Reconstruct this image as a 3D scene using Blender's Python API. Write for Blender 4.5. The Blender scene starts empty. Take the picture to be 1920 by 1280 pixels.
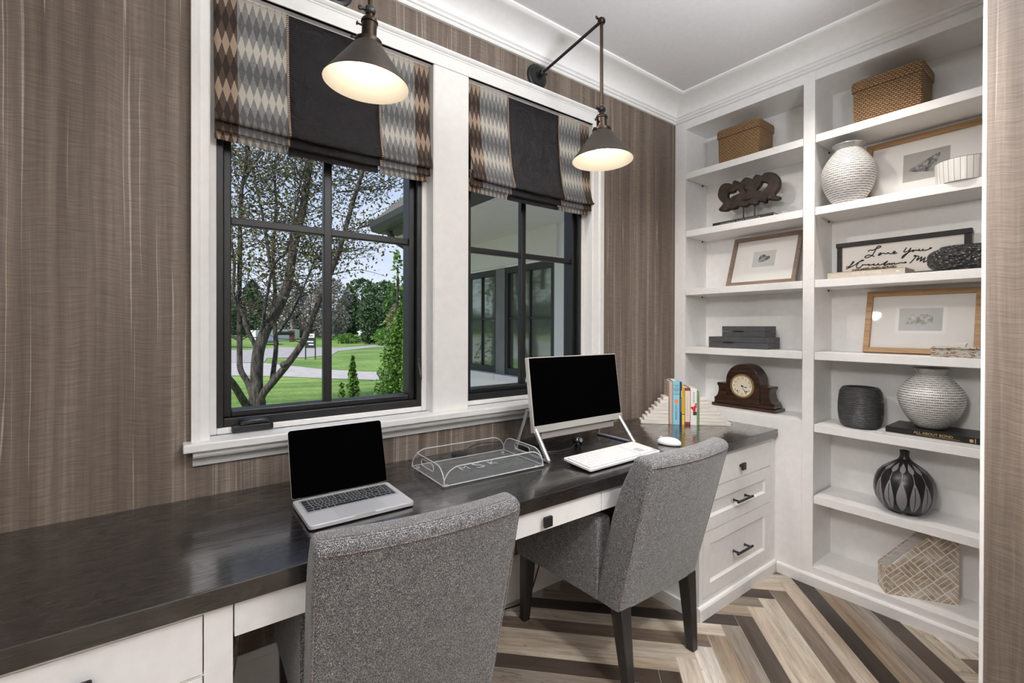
import bpy, bmesh, math, random
from mathutils import Vector, Matrix
random.seed(7)
SC = bpy.context.scene
COL = SC.collection
PI = math.pi

# ------------------------------------------------------------------ camera
YAW, PITCH, ROLL = 0.639002, -0.004187, 0.002732
FPX, CY, CH = 862.686, 616.515, 1.30
cam_d = bpy.data.cameras.new('camera')
cam_d.sensor_width = 36.0
cam_d.lens = FPX / 1920.0 * 36.0
cam_d.shift_y = -(640.0 - CY) / 1920.0
cam_d.clip_start = 0.02
cam_d.clip_end = 500
cam = bpy.data.objects.new('camera', cam_d)
COL.objects.link(cam)
fw = Vector((math.sin(YAW)*math.cos(PITCH), math.cos(YAW)*math.cos(PITCH), math.sin(PITCH)))
rt = Vector((math.cos(YAW), -math.sin(YAW), 0))
up = rt.cross(fw)
r2 = rt*math.cos(ROLL) + up*math.sin(ROLL)
u2 = -rt*math.sin(ROLL) + up*math.cos(ROLL)
mw = Matrix((r2, u2, -fw)).transposed().to_4x4()
mw.translation = Vector((0, 0, CH))
cam.matrix_world = mw
SC.camera = cam

# ------------------------------------------------------------------ node helper
class NT:
    def __init__(s, name):
        s.mat = bpy.data.materials.new(name)
        s.mat.use_nodes = True
        s.t = s.mat.node_tree
        s.t.nodes.clear()
        s.out = s.t.nodes.new('ShaderNodeOutputMaterial')
    def n(s, typ, **kw):
        nd = s.t.nodes.new(typ)
        for k, v in kw.items():
            setattr(nd, k, v)
        return nd
    def l(s, a, b): s.t.links.new(a, b)
    def put(s, sock, v):
        if hasattr(v, 'is_linked') or isinstance(v, bpy.types.NodeSocket): s.l(v, sock)
        elif isinstance(v, (tuple, list)) and len(v) == 3 and sock.type == 'RGBA': sock.default_value = (*v, 1)
        else: sock.default_value = v
    def m(s, op, a, b=None, c=None, clamp=False):
        nd = s.n('ShaderNodeMath', operation=op, use_clamp=clamp)
        s.put(nd.inputs[0], a)
        if b is not None: s.put(nd.inputs[1], b)
        if c is not None: s.put(nd.inputs[2], c)
        return nd.outputs[0]
    def sep(s, v):
        nd = s.n('ShaderNodeSeparateXYZ'); s.l(v, nd.inputs[0]); return nd.outputs
    def comb(s, x, y, z=0.0):
        nd = s.n('ShaderNodeCombineXYZ')
        for i, q in enumerate((x, y, z)): s.put(nd.inputs[i], q)
        return nd.outputs[0]
    def obj(s): return s.n('ShaderNodeTexCoord').outputs['Object']
    def pos(s): return s.n('ShaderNodeNewGeometry').outputs['Position']
    def uv(s): return s.n('ShaderNodeTexCoord').outputs['UV']
    def scale(s, v, x, y, z):
        nd = s.n('ShaderNodeVectorMath', operation='MULTIPLY'); s.l(v, nd.inputs[0]); nd.inputs[1].default_value = (x, y, z); return nd.outputs[0]
    def noise(s, v, sc, det=4, rough=.55, dist=0.0, col=False):
        nd = s.n('ShaderNodeTexNoise')
        s.l(v, nd.inputs['Vector']); nd.inputs['Scale'].default_value = sc; nd.inputs['Detail'].default_value = det
        nd.inputs['Roughness'].default_value = rough; nd.inputs['Distortion'].default_value = dist
        return nd.outputs['Color' if col else 'Fac']
    def vor(s, v, sc, feature='F1', out='Distance'):
        nd = s.n('ShaderNodeTexVoronoi', feature=feature); s.l(v, nd.inputs['Vector']); nd.inputs['Scale'].default_value = sc
        return nd.outputs[out]
    def ramp(s, f, stops, interp='LINEAR'):
        nd = s.n('ShaderNodeValToRGB'); cr = nd.color_ramp; cr.interpolation = interp
        while len(cr.elements) < len(stops): cr.elements.new(.5)
        for e, (p, c) in zip(cr.elements, stops):
            e.position = p; e.color = (*c, 1) if isinstance(c, tuple) else (c, c, c, 1)
        s.l(f, nd.inputs[0]); return nd.outputs[0]
    def mix(s, f, a, b, mode='MIX'):
        nd = s.n('ShaderNodeMix', data_type='RGBA', blend_type=mode)
        s.put(nd.inputs[0], f); s.put(nd.inputs[6], a); s.put(nd.inputs[7], b)
        return nd.outputs[2]
    def bump(s, h, st=.3, dist=.002):
        nd = s.n('ShaderNodeBump'); nd.inputs['Strength'].default_value = st; nd.inputs['Distance'].default_value = dist
        s.l(h, nd.inputs['Height']); return nd.outputs[0]
    def bsdf(s, col, rough=.5, metal=0.0, nrm=None, **kw):
        b = s.n('ShaderNodeBsdfPrincipled')
        s.put(b.inputs['Base Color'], col); s.put(b.inputs['Roughness'], rough); s.put(b.inputs['Metallic'], metal)
        if nrm is not None: s.l(nrm, b.inputs['Normal'])
        for k, v in kw.items(): s.put(b.inputs[k.replace('_', ' ')], v)
        s.l(b.outputs[0], s.out.inputs[0]); s.b = b
        return s.mat

def flat(name, col, rough=.5, metal=0.0, **kw):
    return NT(name).bsdf(col, rough, metal, **kw)
def speck(name, c1, c2, sc, rough=.6, bump=0.0, det=5, stretch=(1, 1, 1), lo=.35, hi=.65, metal=0.0, bd=.002):
    t = NT(name); v = t.scale(t.obj(), *stretch); f = t.noise(v, sc, det)
    return t.bsdf(t.ramp(f, [(lo, c1), (hi, c2)]), rough, metal, t.bump(f, bump, bd) if bump else None)

M = {}
M['paint'] = speck('white_paint', (.84, .835, .83), (.88, .875, .87), 30, .38)
M['casing'] = speck('trim_paint', (.82, .81, .80), (.85, .845, .835), 30, .35)
M['ceiling'] = speck('ceiling_paint', (.70, .69, .695), (.73, .72, .725), 40, .8)
M['hall'] = flat('hall_paint', (.62, .58, .53), .8)
M['black_metal'] = flat('black_metal', (.018, .018, .019), .38, .3)
M['window_black'] = speck('window_black', (.005, .005, .0052), (.009, .009, .0095), 60, .42)
M['bronze'] = speck('oil_rubbed_bronze', (.028, .021, .016), (.055, .038, .026), 25, .36, metal=.85)
M['shade_out'] = speck('shade_bronze', (.040, .032, .027), (.052, .042, .036), 20, .45, metal=.5)
M['enamel'] = flat('shade_enamel', (.86, .82, .75), .45)
M['leg'] = speck('black_wood', (.010, .009, .009), (.022, .02, .019), 40, .32, stretch=(8, 8, 1))
M['black_wood'] = speck('matte_black_wood', (.012, .010, .009), (.03, .026, .023), 40, .7, stretch=(8, 8, 1))
M['alu'] = flat('aluminium', (.62, .62, .64), .33, .9)
M['alu_light'] = flat('aluminium_light', (.66, .66, .675), .42, .35)
M['silver'] = flat('silver_plastic', (.66, .65, .62), .35, .5)
M['screen'] = flat('screen_black', (.001, .001, .001), .9, Specular_IOR_Level=0.0)
M['black_plastic'] = flat('black_plastic', (.012, .012, .013), .35)
M['gloss_black'] = flat('gloss_black', (.008, .008, .009), .12)
M['key_black'] = flat('key_well', (.30, .30, .31), .5)
M['key_white'] = flat('key_white', (.80, .80, .80), .45)
M['key_grey'] = flat('key_gap', (.46, .46, .46), .5)
M['white_plastic'] = flat('white_plastic', (.84, .84, .84), .3)
M['page'] = speck('paper_pages', (.70, .64, .54), (.80, .75, .66), 20, .8, stretch=(1, 1, 60))
M['mat'] = flat('mat_board', (.80, .785, .76), .8)
M['print_grey'] = speck('print_grey', (.50, .50, .50), (.60, .60, .595), 6, .7)
M['print_dark'] = speck('print_taupe', (.36, .345, .325), (.44, .42, .40), 6, .7)
M['rubber'] = flat('rubber', (.02, .02, .02), .7)
M['brass'] = flat('brass', (.60, .42, .16), .28, .9)
M['gold'] = flat('gold_lettering', (.68, .50, .22), .4, .4)
M['cream'] = flat('cream_lettering', (.82, .80, .72), .6)
M['grey_letter'] = flat('grey_lettering', (.42, .41, .40), .6)
M['ink'] = flat('ink', (.006, .006, .006), .5)
M['stone_bead'] = speck('wooden_beads', (.10, .07, .05), (.30, .24, .18), 90, .6)
M['darkbox'] = speck('slate_box', (.055, .055, .060), (.075, .075, .08), 50, .55)

def wallpaper(name='bark_wallpaper'):
    t = NT(name); p = t.sep(t.pos())
    u = t.m('ADD', p[0], p[1]); z = p[2]
    wob = t.m('MULTIPLY', t.m('SUBTRACT', t.noise(t.comb(t.m('MULTIPLY', u, 4.0), t.m('MULTIPLY', z, .8), 3.0), 1.3, 3), .5), .030)
    uu = t.m('ADD', u, wob)
    broad = t.noise(t.comb(t.m('MULTIPLY', uu, 9.0), t.m('MULTIPLY', z, .35), 0.0), 1.0, 6, .6)
    mid = t.noise(t.comb(t.m('MULTIPLY', uu, 42.0), t.m('MULTIPLY', z, .7), 5.0), 1.0, 4, .6)
    c = t.ramp(t.m('ADD', t.m('MULTIPLY', broad, .6), t.m('MULTIPLY', mid, .4)), [(.36, (.085, .062, .048)), (.5, (.150, .115, .091)), (.64, (.250, .200, .164))])
    thr = t.noise(t.comb(t.m('MULTIPLY', uu, 75.0), t.m('MULTIPLY', z, .45), 9.0), 1.0, 2, .5)
    line = t.ramp(thr, [(.655, 0.0), (.675, 1.0), (.70, 1.0), (.72, 0.0)])
    c = t.mix(t.m('MULTIPLY', line, .62), c, (.36, .31, .27))
    thr2 = t.noise(t.comb(t.m('MULTIPLY', uu, 30.0), t.m('MULTIPLY', z, .25), 19.0), 1.0, 2, .5)
    line2 = t.ramp(thr2, [(.60, 0.0), (.607, 1.0), (.613, 1.0), (.62, 0.0)])
    c = t.mix(t.m('MULTIPLY', line2, .7), c, (.42, .37, .32))
    arc = t.m('ADD', z, t.m('MULTIPLY', t.noise(t.comb(t.m('MULTIPLY', u, 6.0), t.m('MULTIPLY', z, 1.2), 2.0), 1.0, 2), .07))
    weft = t.noise(t.comb(t.m('MULTIPLY', u, 14.0), t.m('MULTIPLY', arc, 260.0), 0.0), 1.0, 3, .6)
    warp = t.noise(t.comb(t.m('MULTIPLY', u, 420.0), t.m('MULTIPLY', z, 12.0), 0.0), 1.0, 2, .6)
    w = t.m('ADD', t.m('MULTIPLY', weft, .75), t.m('MULTIPLY', warp, .25))
    c = t.mix(1.0, c, t.ramp(w, [(.30, .66), (.70, 1.32)]), 'MULTIPLY')
    return t.bsdf(c, .62, 0.0, t.bump(w, .12, .001))
M['wallpaper'] = wallpaper()

def espresso():
    t = NT('espresso_oak'); p = t.sep(t.pos())
    v = t.comb(t.m('MULTIPLY', p[0], 1.1), t.m('MULTIPLY', p[1], 8.0), t.m('MULTIPLY', p[2], 8.0))
    n0 = t.noise(v, 1.6, 3, .5)
    ring = t.m('SINE', t.m('MULTIPLY', n0, 70.0))
    pore = t.noise(t.comb(t.m('MULTIPLY', p[0], 14.0), t.m('MULTIPLY', p[1], 420.0), t.m('MULTIPLY', p[2], 420.0)), 1.0, 3, .6)
    big = t.noise(t.comb(t.m('MULTIPLY', p[0], 1.5), t.m('MULTIPLY', p[1], 6.0), 3.0), 1.0, 3)
    f = t.m('ADD', t.m('MULTIPLY', ring, .10), t.m('ADD', t.m('MULTIPLY', pore, .42), t.m('MULTIPLY', big, .38)))
    c = t.ramp(f, [(.22, (.0055, .0044, .0042)), (.45, (.0095, .0076, .0070)), (.66, (.021, .0172, .0158))])
    rgh = t.ramp(f, [(.25, .30), (.7, .20)])
    return t.bsdf(c, rgh, 0.0, t.bump(f, .05, .001), Specular_IOR_Level=.6, Coat_Weight=.9, Coat_Roughness=.13, Coat_IOR=1.65)
M['espresso'] = espresso()

def floor_mat():
    t = NT('reclaimed_plank_tile')
    uv = t.uv(); p = t.sep(uv)
    rnd = t.n('ShaderNodeAttribute', attribute_name='plank'); r = rnd.outputs['Fac']
    v = t.comb(t.m('ADD', p[0], t.m('MULTIPLY', r, 37.0)), t.m('MULTIPLY', p[1], 14.0), t.m('MULTIPLY', r, 91.0))
    grain = t.noise(v, 3.2, 7, .65, .4)
    fine = t.noise(t.scale(v, 4, 5, 1), 6.0, 4, .6)
    base = t.ramp(r, [(0.0, (.038, .028, .022)), (.10, (.060, .044, .034)), (.22, (.165, .125, .095)), (.34, (.32, .255, .195)), (.46, (.47, .40, .32)), (.60, (.54, .47, .39)), (.72, (.23, .195, .165)), (.84, (.50, .44, .37)), (.93, (.58, .53, .47))], 'CONSTANT')
    broad = t.noise(t.scale(v, .6, .22, 1), 2.6, 4, .6)
    c = t.mix(1.0, base, t.ramp(grain, [(.25, .45), (.5, 1.0), (.75, 1.38)]), 'MULTIPLY')
    c = t.mix(1.0, c, t.ramp(broad, [(.32, (.72, .62, .52)), (.5, (1.0, .98, .96)), (.68, (1.22, 1.24, 1.27))]), 'MULTIPLY')
    c = t.mix(1.0, c, t.ramp(fine, [(.3, .85), (.7, 1.12)]), 'MULTIPLY')
    crk = t.noise(t.scale(v, .55, .40, 1), 2.6, 4, .7, .5)
    crack = t.ramp(crk, [(.485, 0.0), (.497, 1.0), (.503, 1.0), (.515, 0.0)])
    msk = t.ramp(t.noise(t.scale(v, 1.0, .15, 1), 1.5, 2), [(.56, 0.0), (.64, 1.0)])
    c = t.mix(t.m('MULTIPLY', t.m('MULTIPLY', crack, msk), .85), c, (.055, .036, .024))
    spots = t.ramp(t.noise(t.scale(v, 5, 1.3, 1), 5.0, 2), [(.69, 0.0), (.73, 1.0)])
    c = t.mix(t.m('MULTIPLY', spots, .6), c, (.09, .065, .05))
    return t.bsdf(c, .33, 0.0, t.bump(grain, .12, .001), Specular_IOR_Level=.45)
M['floor'] = floor_mat()
M['grout'] = flat('grout', (.42, .39, .35), .8)

def tweed(name, warm=0.0):
    t = NT(name); o = t.obj()
    a = t.noise(t.scale(o, 1, 1, 1), 420, 2, .7)
    s = t.sep(o)
    d1 = t.m('SINE', t.m('MULTIPLY', t.m('ADD', t.m('ADD', s[0], s[1]), s[2]), 1050.0))
    d2 = t.m('SINE', t.m('MULTIPLY', t.m('SUBTRACT', t.m('ADD', s[0], s[1]), s[2]), 1050.0))
    f = t.m('ADD', t.m('MULTIPLY', a, 1.0), t.m('MULTIPLY', t.m('MULTIPLY', d1, d2), .10))
    big = t.noise(o, 60, 3)
    f = t.m('ADD', f, t.m('MULTIPLY', t.m('SUBTRACT', big, .5), .12))
    c = t.ramp(f, [(.34, (.013+warm*.006, .0125, .013)), (.465, (.062+warm*.02, .060, .062)), (.585, (.22+warm*.03, .215, .215)), (.71, (.58, .57, .555))])
    return t.bsdf(c, .95, 0.0, t.bump(f, .5, .0015), Sheen_Weight=.25)
M['tweed'] = tweed('tweed_fabric')
M['tweed_warm'] = tweed('tweed_fabric_seam', 1.0)

def harlequin():
    # side stripe (brown family) in u<.066 measured from the outer edge; the rest grey family
    t = NT('harlequin_linen'); uv = t.sep(t.uv())
    u, v = uv[0], uv[1]
    W, H = .0223, .0790
    def lattice(du, dv):
        a = t.m('ADD', t.m('DIVIDE', u, W), du); b = t.m('ADD', t.m('DIVIDE', v, H), dv)
        fa = t.m('SUBTRACT', a, t.m('FLOOR', a)); fb = t.m('SUBTRACT', b, t.m('FLOOR', b))
        d = t.m('ADD', t.m('ABSOLUTE', t.m('SUBTRACT', fa, .5)), t.m('MULTIPLY', t.m('ABSOLUTE', t.m('SUBTRACT', fb, .5)), .93))
        return t.m('LESS_THAN', d, .5), t.m('FLOOR', b)
    insA, rowA = lattice(0.0, 0.0)
    par = t.m('MODULO', t.m('ADD', rowA, 100.0), 2.0)      # A rows alternate cream / dark ; B rows are mid tones
    outer = t.m('LESS_THAN', u, .066)
    n = t.noise(t.comb(t.m('MULTIPLY', u, 420.0), t.m('MULTIPLY', v, 30.0), 0.0), 1.0, 2)
    n2 = t.noise(t.comb(t.m('MULTIPLY', u, 30.0), t.m('MULTIPLY', v, 420.0), 0.0), 1.0, 2)
    cream = t.mix(outer, (.88, .84, .77), (.72, .58, .46))
    dark = t.mix(outer, (.25, .25, .255), (.090, .064, .052))
    mid = t.mix(outer, (.46, .455, .45), (.20, .145, .115))
    weave = t.m('ADD', t.m('MULTIPLY', n, .5), t.m('MULTIPLY', n2, .5))
    wv = t.ramp(weave, [(.35, .72), (.65, 1.28)])
    colA = t.mix(par, cream, t.mix(1.0, dark, wv, 'MULTIPLY'))
    c = t.mix(insA, t.mix(1.0, mid, wv, 'MULTIPLY'), colA)
    b = t.n('ShaderNodeBsdfPrincipled'); t.l(c, b.inputs['Base Color']); b.inputs['Roughness'].default_value = .85
    tr = t.n('ShaderNodeBsdfTranslucent'); t.l(c, tr.inputs[0])
    mx = t.n('ShaderNodeMixShader'); mx.inputs[0].default_value = .58
    t.l(b.outputs[0], mx.inputs[1]); t.l(tr.outputs[0], mx.inputs[2]); t.l(mx.outputs[0], t.out.inputs[0])
    return t.mat
M['harlequin'] = harlequin()

def satin():
    t = NT('charcoal_satin'); uv = t.sep(t.uv())
    v = t.comb(t.m('MULTIPLY', uv[0], 1.0), t.m('MULTIPLY', uv[1], 1.0), 0.0)
    n = t.noise(v, 9, 5, .6, .6); f = t.noise(t.scale(v, 1, 1, 1), 300, 3, .7)
    w = t.m('ADD', t.m('MULTIPLY', n, 1.0), t.m('MULTIPLY', f, .10))
    c = t.ramp(f, [(.3, (.006, .005, .007)), (.7, (.018, .015, .019))])
    return t.bsdf(c, .36, 0.0, t.bump(w, 1.0, .045), Specular_IOR_Level=.5)
M['satin'] = satin()
def beads():
    t = NT('beaded_trim'); uv = t.sep(t.uv())
    f = t.m('FRACT', t.m('DIVIDE', uv[1], .0068)); d = t.m('ABSOLUTE', t.m('SUBTRACT', f, .5))
    return t.bsdf(t.ramp(d, [(.18, (.52, .38, .28)), (.28, (.03, .018, .014))]), .6)
M['beads'] = beads()

def wicker():
    t = NT('woven_seagrass'); uv = t.sep(t.uv())
    row = t.m('DIVIDE', uv[1], .0092); col = t.m('ADD', t.m('DIVIDE', uv[0], .016), t.m('MULTIPLY', t.m('FLOOR', row), .5))
    fr = t.m('ABSOLUTE', t.m('SUBTRACT', t.m('FRACT', row), .5)); fc = t.m('ABSOLUTE', t.m('SUBTRACT', t.m('FRACT', col), .5))
    h = t.m('SUBTRACT', 1.0, t.m('ADD', t.m('POWER', t.m('MULTIPLY', fr, 2.0), 2.0), t.m('MULTIPLY', t.m('POWER', t.m('MULTIPLY', fc, 2.0), 3.0), .7)))
    n = t.noise(t.comb(t.m('MULTIPLY', uv[0], 60.0), t.m('MULTIPLY', uv[1], 190.0), 0.0), 1.0, 3)
    f = t.m('ADD', t.m('MULTIPLY', h, .55), t.m('MULTIPLY', n, .5))
    c = t.ramp(f, [(.16, (.035, .017, .007)), (.42, (.19, .10, .043)), (.62, (.34, .20, .095)), (.9, (.52, .34, .175))])
    return t.bsdf(c, .62, 0.0, t.bump(h, .9, .004))
M['wicker'] = wicker()

def woven_ceramic():
    t = NT('woven_ceramic'); uv = t.sep(t.uv())
    row = t.m('DIVIDE', uv[1], .0112); fv = t.m('FRACT', row)
    cu = t.m('ADD', t.m('MULTIPLY', uv[0], 20.0), t.m('MULTIPLY', t.m('MODULO', t.m('FLOOR', row), 2.0), .5)); fu = t.m('FRACT', cu)
    av = t.m('ABSOLUTE', t.m('SUBTRACT', fv, .5)); au = t.m('ABSOLUTE', t.m('SUBTRACT', fu, .5))
    dash = t.m('MULTIPLY', t.m('LESS_THAN', av, .135), t.m('LESS_THAN', au, .375))
    tick = t.m('MULTIPLY', t.m('GREATER_THAN', au, .472), t.m('LESS_THAN', av, .38))
    d = t.m('MAXIMUM', dash, tick)
    n = t.noise(t.comb(t.m('MULTIPLY', uv[0], 40.0), t.m('MULTIPLY', uv[1], 60.0), 0.0), 1.0, 3)
    c = t.mix(d, t.ramp(n, [(.3, (.66, .65, .62)), (.7, (.82, .815, .80))]), t.ramp(n, [(.35, (.02, .02, .02)), (.75, (.11, .105, .10))]))
    return t.bsdf(c, .33, 0.0, t.bump(t.m('SUBTRACT', 1.0, d), .7, .003))
M['woven'] = woven_ceramic()
M['glaze'] = speck('silver_glaze', (.36, .36, .35), (.60, .60, .58), 18, .22, metal=.35)

def ribbed():
    t = NT('ribbed_black_ceramic'); uv = t.sep(t.uv())
    z = t.m('ADD', uv[1], t.m('MULTIPLY', t.noise(t.comb(t.m('MULTIPLY', uv[0], 5.0), t.m('MULTIPLY', uv[1], 9.0), 0.0), 1.0, 2), .022))
    h = t.m('ABSOLUTE', t.m('SINE', t.m('MULTIPLY', z, 420.0)))
    return t.bsdf(t.ramp(h, [(.0, (.010, .010, .011)), (.6, (.045, .046, .050)), (1.0, (.075, .076, .08))]), .42, 0.0, t.bump(h, .9, .004))
M['ribbed'] = ribbed()

def leafvase():
    t = NT('leaf_pattern_ceramic'); uv = t.sep(t.uv())
    cu = t.m('MULTIPLY', uv[0], 15.0); idx = t.m('FLOOR', cu)
    x = t.m('SUBTRACT', t.m('FRACT', cu), .5); ax = t.m('ABSOLUTE', x); v = uv[1]
    def leafw(lo, hi, amp):
        k = t.m('DIVIDE', t.m('SUBTRACT', v, lo), hi-lo, clamp=True)
        return t.m('MULTIPLY', t.m('SINE', t.m('MULTIPLY', t.m('POWER', k, .8), PI)), amp)
    big = t.m('LESS_THAN', ax, leafw(.14, .62, .40))
    small = t.m('LESS_THAN', ax, leafw(.73, .93, .36))
    stem = t.m('MULTIPLY', t.m('LESS_THAN', ax, .028), t.m('MULTIPLY', t.m('GREATER_THAN', v, .58), t.m('LESS_THAN', v, .93)))
    rib = t.m('MULTIPLY', t.m('LESS_THAN', ax, .035), t.m('LESS_THAN', t.m('MODULO', idx, 4.0), 2.5))
    rib = t.m('MULTIPLY', rib, t.m('LESS_THAN', v, .55))
    on = t.m('MULTIPLY', t.m('MAXIMUM', t.m('MAXIMUM', big, small), stem), t.m('SUBTRACT', 1.0, rib))
    return t.bsdf(t.mix(on, (.010, .010, .011), (.225, .22, .235)), t.ramp(on, [(0, .30), (1, .62)]))
M['leafvase'] = leafvase()

def whitewash():
    t = NT('whitewashed_slats'); s = t.sep(t.obj())
    a = t.m('ADD', s[0], s[1]); k = .7071/.060
    p = t.m('MULTIPLY', t.m('ADD', a, s[2]), k); q = t.m('MULTIPLY', t.m('SUBTRACT', a, s[2]), k)
    fp = t.m('FRACT', t.m('ADD', p, 50.0)); fq = t.m('FRACT', t.m('ADD', q, 50.0))
    par = t.m('MODULO', t.m('ADD', t.m('ADD', t.m('FLOOR', p), t.m('FLOOR', q)), 200.0), 2.0)
    tt = t.m('ADD', t.m('MULTIPLY', fp, par), t.m('MULTIPLY', fq, t.m('SUBTRACT', 1.0, par)))
    sl = t.m('FRACT', t.m('MULTIPLY', tt, 3.0))
    ln = t.m('MAXIMUM', t.m('LESS_THAN', sl, .15), t.m('MAXIMUM', t.m('LESS_THAN', fp, .07), t.m('LESS_THAN', fq, .07)))
    n = t.noise(t.obj(), 45, 4); n2 = t.noise(t.obj(), 14, 3)
    wood = t.ramp(n, [(.35, (.33, .25, .18)), (.6, (.50, .40, .31)), (.75, (.66, .60, .53))])
    wood = t.mix(t.ramp(n2, [(.5, 0.0), (.68, .8)]), wood, (.66, .61, .55))
    return t.bsdf(t.mix(ln, wood, (.80, .78, .74)), .6, 0.0, t.bump(t.m('SUBTRACT', 1.0, ln), .5, .002))
M['whitewash'] = whitewash()
M['whitewash_plain'] = speck('whitewashed_wood', (.62, .60, .56), (.76, .74, .70), 20, .6, stretch=(1, 1, 4))

def wood(name, c1, c2, axis=1, rough=.45, k=1.0):
    t = NT(name); st = [26, 26, 26]; st[axis] = 2
    f = t.noise(t.scale(t.obj(), *st), 3.0*k, 5, .6, .5)
    return t.bsdf(t.ramp(f, [(.3, c1), (.7, c2)]), rough, 0.0, t.bump(f, .1, .001))
M['oak'] = wood('oak_frame', (.30, .165, .07), (.47, .29, .145))
M['walnut_grey'] = wood('taupe_frame', (.17, .115, .085), (.27, .195, .15))
M['carved'] = speck('carved_dark_wood', (.012, .007, .005), (.050, .027, .017), 26, .6, .9, stretch=(1, 1, 1), bd=.006)
M['mahogany'] = wood('mahogany', (.012, .006, .004), (.055, .024, .013), 1, .26)
M['dial'] = speck('clock_dial', (.72, .64, .48), (.80, .74, .60), 30, .5)
M['marble'] = speck('travertine', (.60, .55, .49), (.80, .77, .72), 9, .5, .12, stretch=(1, 1, 14), bd=.001)
M['stone'] = speck('stone_print', (.05, .05, .048), (.36, .355, .34), 55, .8, .6, bd=.004)
M['stone_light'] = speck('pale_stone_print', (.32, .315, .30), (.66, .655, .63), 60, .8, .5, bd=.004)
M['hammered'] = None
def hammered():
    t = NT('textured_black_vessel'); d = t.vor(t.scale(t.obj(), 1, 1, 1.5), 62)
    return t.bsdf(t.ramp(d, [(.0, (.006, .006, .006)), (.5, (.03, .03, .029)), (.9, (.07, .067, .06))]), .3, 0.0, t.bump(d, 1.0, .012))
M['hammered'] = hammered()
def agate():
    t = NT('agate_crystal'); f = t.noise(t.scale(t.obj(), 1, 1, 2.2), 24, 5, .6, 1.6)
    c = t.ramp(f, [(.36, (.84, .82, .78)), (.49, (.74, .69, .62)), (.54, (.40, .20, .07)), (.57, (.12, .08, .05)), (.61, (.80, .77, .72))])
    return t.bsdf(c, .12, 0.0, Transmission_Weight=.35)
M['agate'] = agate()
def shellbowl():
    t = NT('shell_bowl'); uv = t.sep(t.uv()); f = t.m('FRACT', t.m('MULTIPLY', uv[0], 30.0))
    return t.bsdf(t.ramp(f, [(.0, (.12, .10, .085)), (.05, (.14, .12, .10)), (.09, (.72, .71, .68)), (1.0, (.80, .79, .765))]), .3)
M['shellbowl'] = shellbowl()

def glass_mat(name, tint=(1, 1, 1), rough=0.0, refl=.10):
    t = NT(name)
    tr = t.n('ShaderNodeBsdfTransparent'); tr.inputs[0].default_value = (*tint, 1)
    gl = t.n('ShaderNodeBsdfGlossy'); gl.inputs['Roughness'].default_value = rough
    fr = t.n('ShaderNodeFresnel'); fr.inputs['IOR'].default_value = 1.45
    mx = t.n('ShaderNodeMixShader'); t.l(t.m('MULTIPLY', fr.outputs[0], refl*10), mx.inputs[0])
    t.l(tr.outputs[0], mx.inputs[1]); t.l(gl.outputs[0], mx.inputs[2]); t.l(mx.outputs[0], t.out.inputs[0])
    return t.mat
M['pane'] = glass_mat('window_glass', (.985, .99, .985), 0.0, .002)
M['frame_glass'] = glass_mat('picture_glass', (1, 1, 1), 0.0, .012)
def acrylic(name, dens, edge):
    t = NT(name)
    tr = t.n('ShaderNodeBsdfTransparent'); tr.inputs[0].default_value = (.97, .975, .98, 1)
    b = t.n('ShaderNodeBsdfPrincipled'); b.inputs['Base Color'].default_value = (*edge, 1); b.inputs['Roughness'].default_value = .08
    mx = t.n('ShaderNodeMixShader')
    lw = t.n('ShaderNodeLayerWeight'); lw.inputs[0].default_value = .25
    t.l(t.m('ADD', t.m('MULTIPLY', lw.outputs['Fresnel'], .22), dens, clamp=True), mx.inputs[0])
    t.l(tr.outputs[0], mx.inputs[1]); t.l(b.outputs[0], mx.inputs[2]); t.l(mx.outputs[0], t.out.inputs[0])
    return t.mat
M['acrylic'] = acrylic('clear_acrylic', .02, (.55, .56, .57))
M['acrylic_edge'] = acrylic('polished_acrylic_edge', .62, (.86, .87, .88))
M['etch'] = acrylic('frosted_etching', .7, (.80, .81, .82))

# outdoors
def grass():
    t = NT('lawn_grass'); p = t.pos()
    a = t.noise(p, .35, 3); b = t.noise(t.scale(p, 1, 1, 1), 9, 5, .7); c = t.noise(p, 60, 2)
    f = t.m('ADD', t.m('MULTIPLY', a, .9), t.m('ADD', t.m('MULTIPLY', b, .8), t.m('ADD', t.m('MULTIPLY', c, .5), t.m('MULTIPLY', t.m('SINE', t.m('MULTIPLY', t.m('ADD', t.sep(p)[1], t.m('MULTIPLY', t.sep(p)[0], .35)), 7.0)), .06))))
    f = t.m('SUBTRACT', f, .60)
    return t.bsdf(t.ramp(f, [(.32, (.060, .125, .014)), (.5, (.118, .205, .030)), (.68, (.20, .30, .06))]), .9)
M['grass'] = grass()
M['concrete'] = speck('concrete_drive', (.33, .30, .29), (.41, .38, .37), 3, .9, det=8)
M['asphalt'] = speck('asphalt_road', (.27, .25, .25), (.33, .31, .30), 3, .9, det=8)
M['bark'] = speck('grey_bark', (.028, .024, .021), (.125, .110, .096), 26, .95, 1.0, stretch=(1, 1, .25), bd=.03)
M['bark_pale'] = speck('pale_bark', (.40, .36, .33), (.62, .58, .54), 6, .9)
def leafmat(name, cols, tl=.35):
    t = NT(name); r = t.n('ShaderNodeAttribute', attribute_name='tone').outputs['Fac']
    k = len(cols); c = t.ramp(r, [(i/(k-1), q) for i, q in enumerate(cols)])
    b = t.n('ShaderNodeBsdfPrincipled'); t.l(c, b.inputs['Base Color']); b.inputs['Roughness'].default_value = .6
    tr = t.n('ShaderNodeBsdfTranslucent'); t.l(c, tr.inputs[0])
    mx = t.n('ShaderNodeMixShader'); mx.inputs[0].default_value = tl
    t.l(b.outputs[0], mx.inputs[1]); t.l(tr.outputs[0], mx.inputs[2]); t.l(mx.outputs[0], t.out.inputs[0]); return t.mat
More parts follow.
